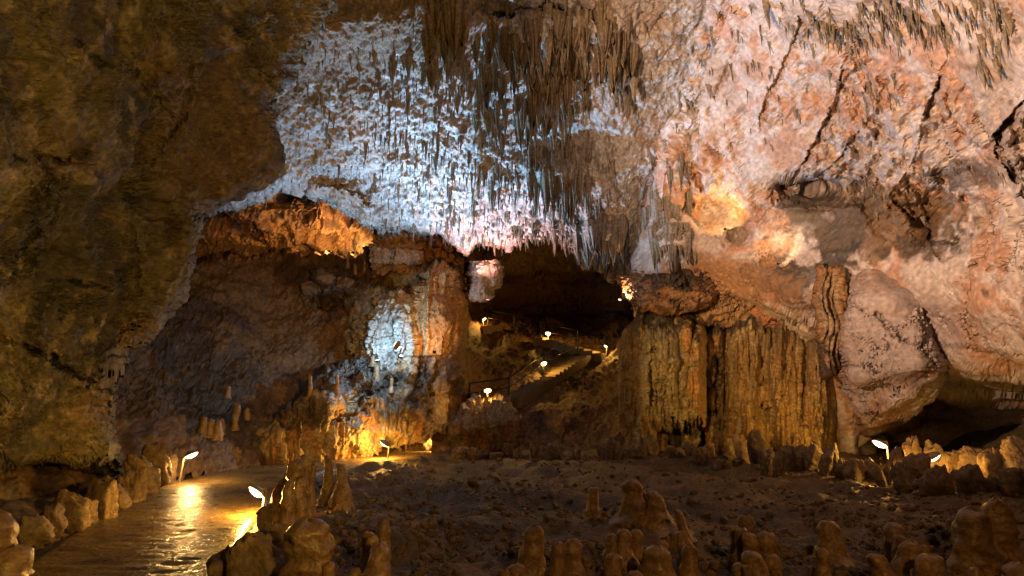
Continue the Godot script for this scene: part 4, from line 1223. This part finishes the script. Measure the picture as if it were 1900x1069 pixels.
# ---------------------------------------------------------------- stairs and railings
func build_stairs() -> void:
	flight("lower flight of stone steps below the railing", S(945, 742), S(1080, 664), 18, 1.3)
	flight("short flight of steps at the end of the path", P(812, 806, 31.2), P(842, 758, 32.6), 7, 1.3)
	flight("upper landing steps leading back to the left", S(1118, 654), S(1000, 628), 8, 1.0)
	flight("top steps at the upper left lamp", S(930, 612), S(895, 609), 4, 0.5)
	railing("railing along the lower flight of steps", [S(880, 744), S(945, 736), S(1010, 698), S(1075, 662)])
	railing("railing beside the landing under the pillar", [S(1075, 655), S(1122, 650)])
	railing("railing of the upper steps across the slope", [S(1075, 648), S(1005, 628), S(955, 616), S(905, 607)])
	var amber := Color(1.0, 0.74, 0.33)
	for q in [["stair lamp on the grey dripstone mound", P(905, 745, 30.6), Vector3(0.1, -0.8, 0.5), 0.16, 3.6], ["stair lamp halfway up the lower flight", S(1010, 697), Vector3(0.2, -0.8, 0.5), 0.16, 3.6], ["stair lamp in the middle of the upper landing", S(1018, 632), Vector3(-0.1, -0.9, 0.5), 0.16, 3.2], ["stair lamp at the railing end near the flowstone pillar", S(1121, 652), Vector3(-0.5, -0.8, 0.3), 0.1, 3.0], ["stair lamp at the upper left end of the stairs", S(899, 607), Vector3(0.4, -0.8, 0.3), 0.12, 3.2]]:
		path_lamp(q[0], q[1], q[1] + Vector3(0, 0.5, 0.1), q[2], q[3], amber, q[4], "stair lamps")
	# the board at the foot of the stairs
	var o := Node3D.new()
	o.name = "sign_board"
	add_child(o)
	var b := foot(826, 838)
	o.position = b
	tag(o, "flat wooden board on a post at the foot of the stairs", "board")
	var acc := fresh()
	add_box(acc, Transform3D(Basis(), Vector3(0, 0.35, 0)), Vector3(0.12, 0.9, 0.12))
	commit(acc, "post", mats.wood, o)
	acc = fresh()
	add_box(acc, Transform3D(Basis(Vector3.BACK, -0.05), Vector3(-0.28, 0.82, 0)), Vector3(0.75, 0.06, 0.4))
	commit(acc, "board", mats.wood, o)

func S(x: float, y: float) -> Vector3:
	var p := on_face(tunnel, x, y)
	return p + (eye - p).normalized() * 0.5

func flight(label: String, a: Vector3, b: Vector3, n: int, wide: float) -> void:
	var o := Node3D.new()
	o.name = numbered("stair_flight")
	add_child(o)
	o.position = a
	tag(o, label, "stairs", "stair flights")
	var run := Vector3(b.x - a.x, 0, b.z - a.z)
	var dir := run.normalized()
	var turn := Basis(Vector3.UP, atan2(-dir.z, dir.x))
	for k in n:
		var t := (k + 0.5) / n
		var acc := fresh()
		var rise := (b.y - a.y) / n
		var p := run * t + Vector3(0, (b.y - a.y) * (k + 1.0) / n, 0)
		add_box(acc, Transform3D(turn * Basis(Vector3.UP, rng.randf_range(-0.03, 0.03)), p - Vector3(0, 0.25, 0)), Vector3(run.length() / n + 0.08, 0.5 + rise * 0.02, wide), Color(0.30, 0.22, 0.12))
		commit(acc, "step", mats.concrete, o)

func railing(label: String, pts: Array) -> void:
	var o := Node3D.new()
	o.name = numbered("railing")
	add_child(o)
	o.position = pts[0]
	tag(o, label, "railing", "stair railings")
	var up := Vector3(0, 1.0, 0)
	for i in pts.size():
		var p: Vector3 = pts[i] - pts[0]
		var acc := fresh()
		add_tube(acc, p - Vector3(0, 0.4, 0), p + up, 0.045, 0.045)
		commit(acc, "post", mats.rail, o)
		if i + 1 < pts.size():
			var q: Vector3 = pts[i + 1] - pts[0]
			acc = fresh()
			add_tube(acc, p + up, q + up, 0.035, 0.035)
			commit(acc, "rail", mats.rail, o)
			acc = fresh()
			add_tube(acc, p + up * 0.5, q + up * 0.5, 0.025, 0.025)
			commit(acc, "rail", mats.rail, o)

# ---------------------------------------------------------------- loose stones
func build_rubble() -> void:
	var shapes: Array[ArrayMesh] = []
	for k in 6:
		var acc := fresh()
		add_stone(acc, Transform3D(Basis(), Vector3.ZERO), Vector3(1.0, 0.7, 0.85), "stone", 900 + k, 12, 9, 0.1, 0.65)
		shapes.append(to_mesh(acc, mats.mud))
	var spots := {}
	for k in 6: spots[k] = []
	var big := []
	for i in 9000:
		var x := rng.randf_range(520.0, 1900.0)
		var y := 850.0 + 240.0 * pow(rng.randf(), 1.3)
		var p := G(x, y)
		if path_mask(p) > 0.02: continue
		if n_patch.get_noise_2d(p.x * 2.0, p.z * 2.0) < -0.1 + rng.randf() * 0.2 - 0.15: continue
		p.y = ground_height(p)
		var s := 0.022 + 0.09 * pow(rng.randf(), 4.0)
		var t := Transform3D(Basis.from_euler(Vector3(rng.randf() * 0.6, rng.randf() * TAU, rng.randf() * 0.6)).scaled_local(Vector3.ONE * s), p + Vector3(0, s * 0.2, 0))
		spots[rng.randi() % 6].append(t)
	for k in 6:
		var mm := MultiMesh.new()
		mm.transform_format = MultiMesh.TRANSFORM_3D
		mm.mesh = shapes[k]
		mm.instance_count = spots[k].size()
		for i in spots[k].size(): mm.set_instance_transform(i, spots[k][i])
		var o := MultiMeshInstance3D.new()
		o.name = numbered("rubble")
		o.multimesh = mm
		tag(o, "fine rubble and grit scattered over the muddy cave floor", "rubble", "", "stuff")
		add_child(o)
	for i in 90:
		var x := rng.randf_range(640.0, 1860.0)
		var y := rng.randf_range(858.0, 990.0)
		var p := G(x, y)
		if path_mask(p) > 0.02: continue
		p.y = ground_height(p)
		var o := MeshInstance3D.new()
		o.name = numbered("loose_stone")
		o.mesh = shapes[i % 6]
		add_child(o)
		var s := rng.randf_range(0.07, 0.15)
		o.transform = Transform3D(Basis.from_euler(Vector3(rng.randf() * 0.5, rng.randf() * TAU, rng.randf() * 0.5)).scaled_local(Vector3(1.0, rng.randf_range(0.6, 1.1), rng.randf_range(0.7, 1.1)) * s), p + Vector3(0, s * 0.25, 0))
		var zone := "loose brown stone on the far mud left of the twin stalagmites" if x < 1150 and y < 900 else "loose brown stone on the far mud right of the twin stalagmites" if y < 900 else "loose brown stone on the near mud left of the twin stalagmites" if x < 1150 else "loose brown stone on the near mud right of the twin stalagmites"
		tag(o, zone, "stone", zone.replace("stone", "stones"))
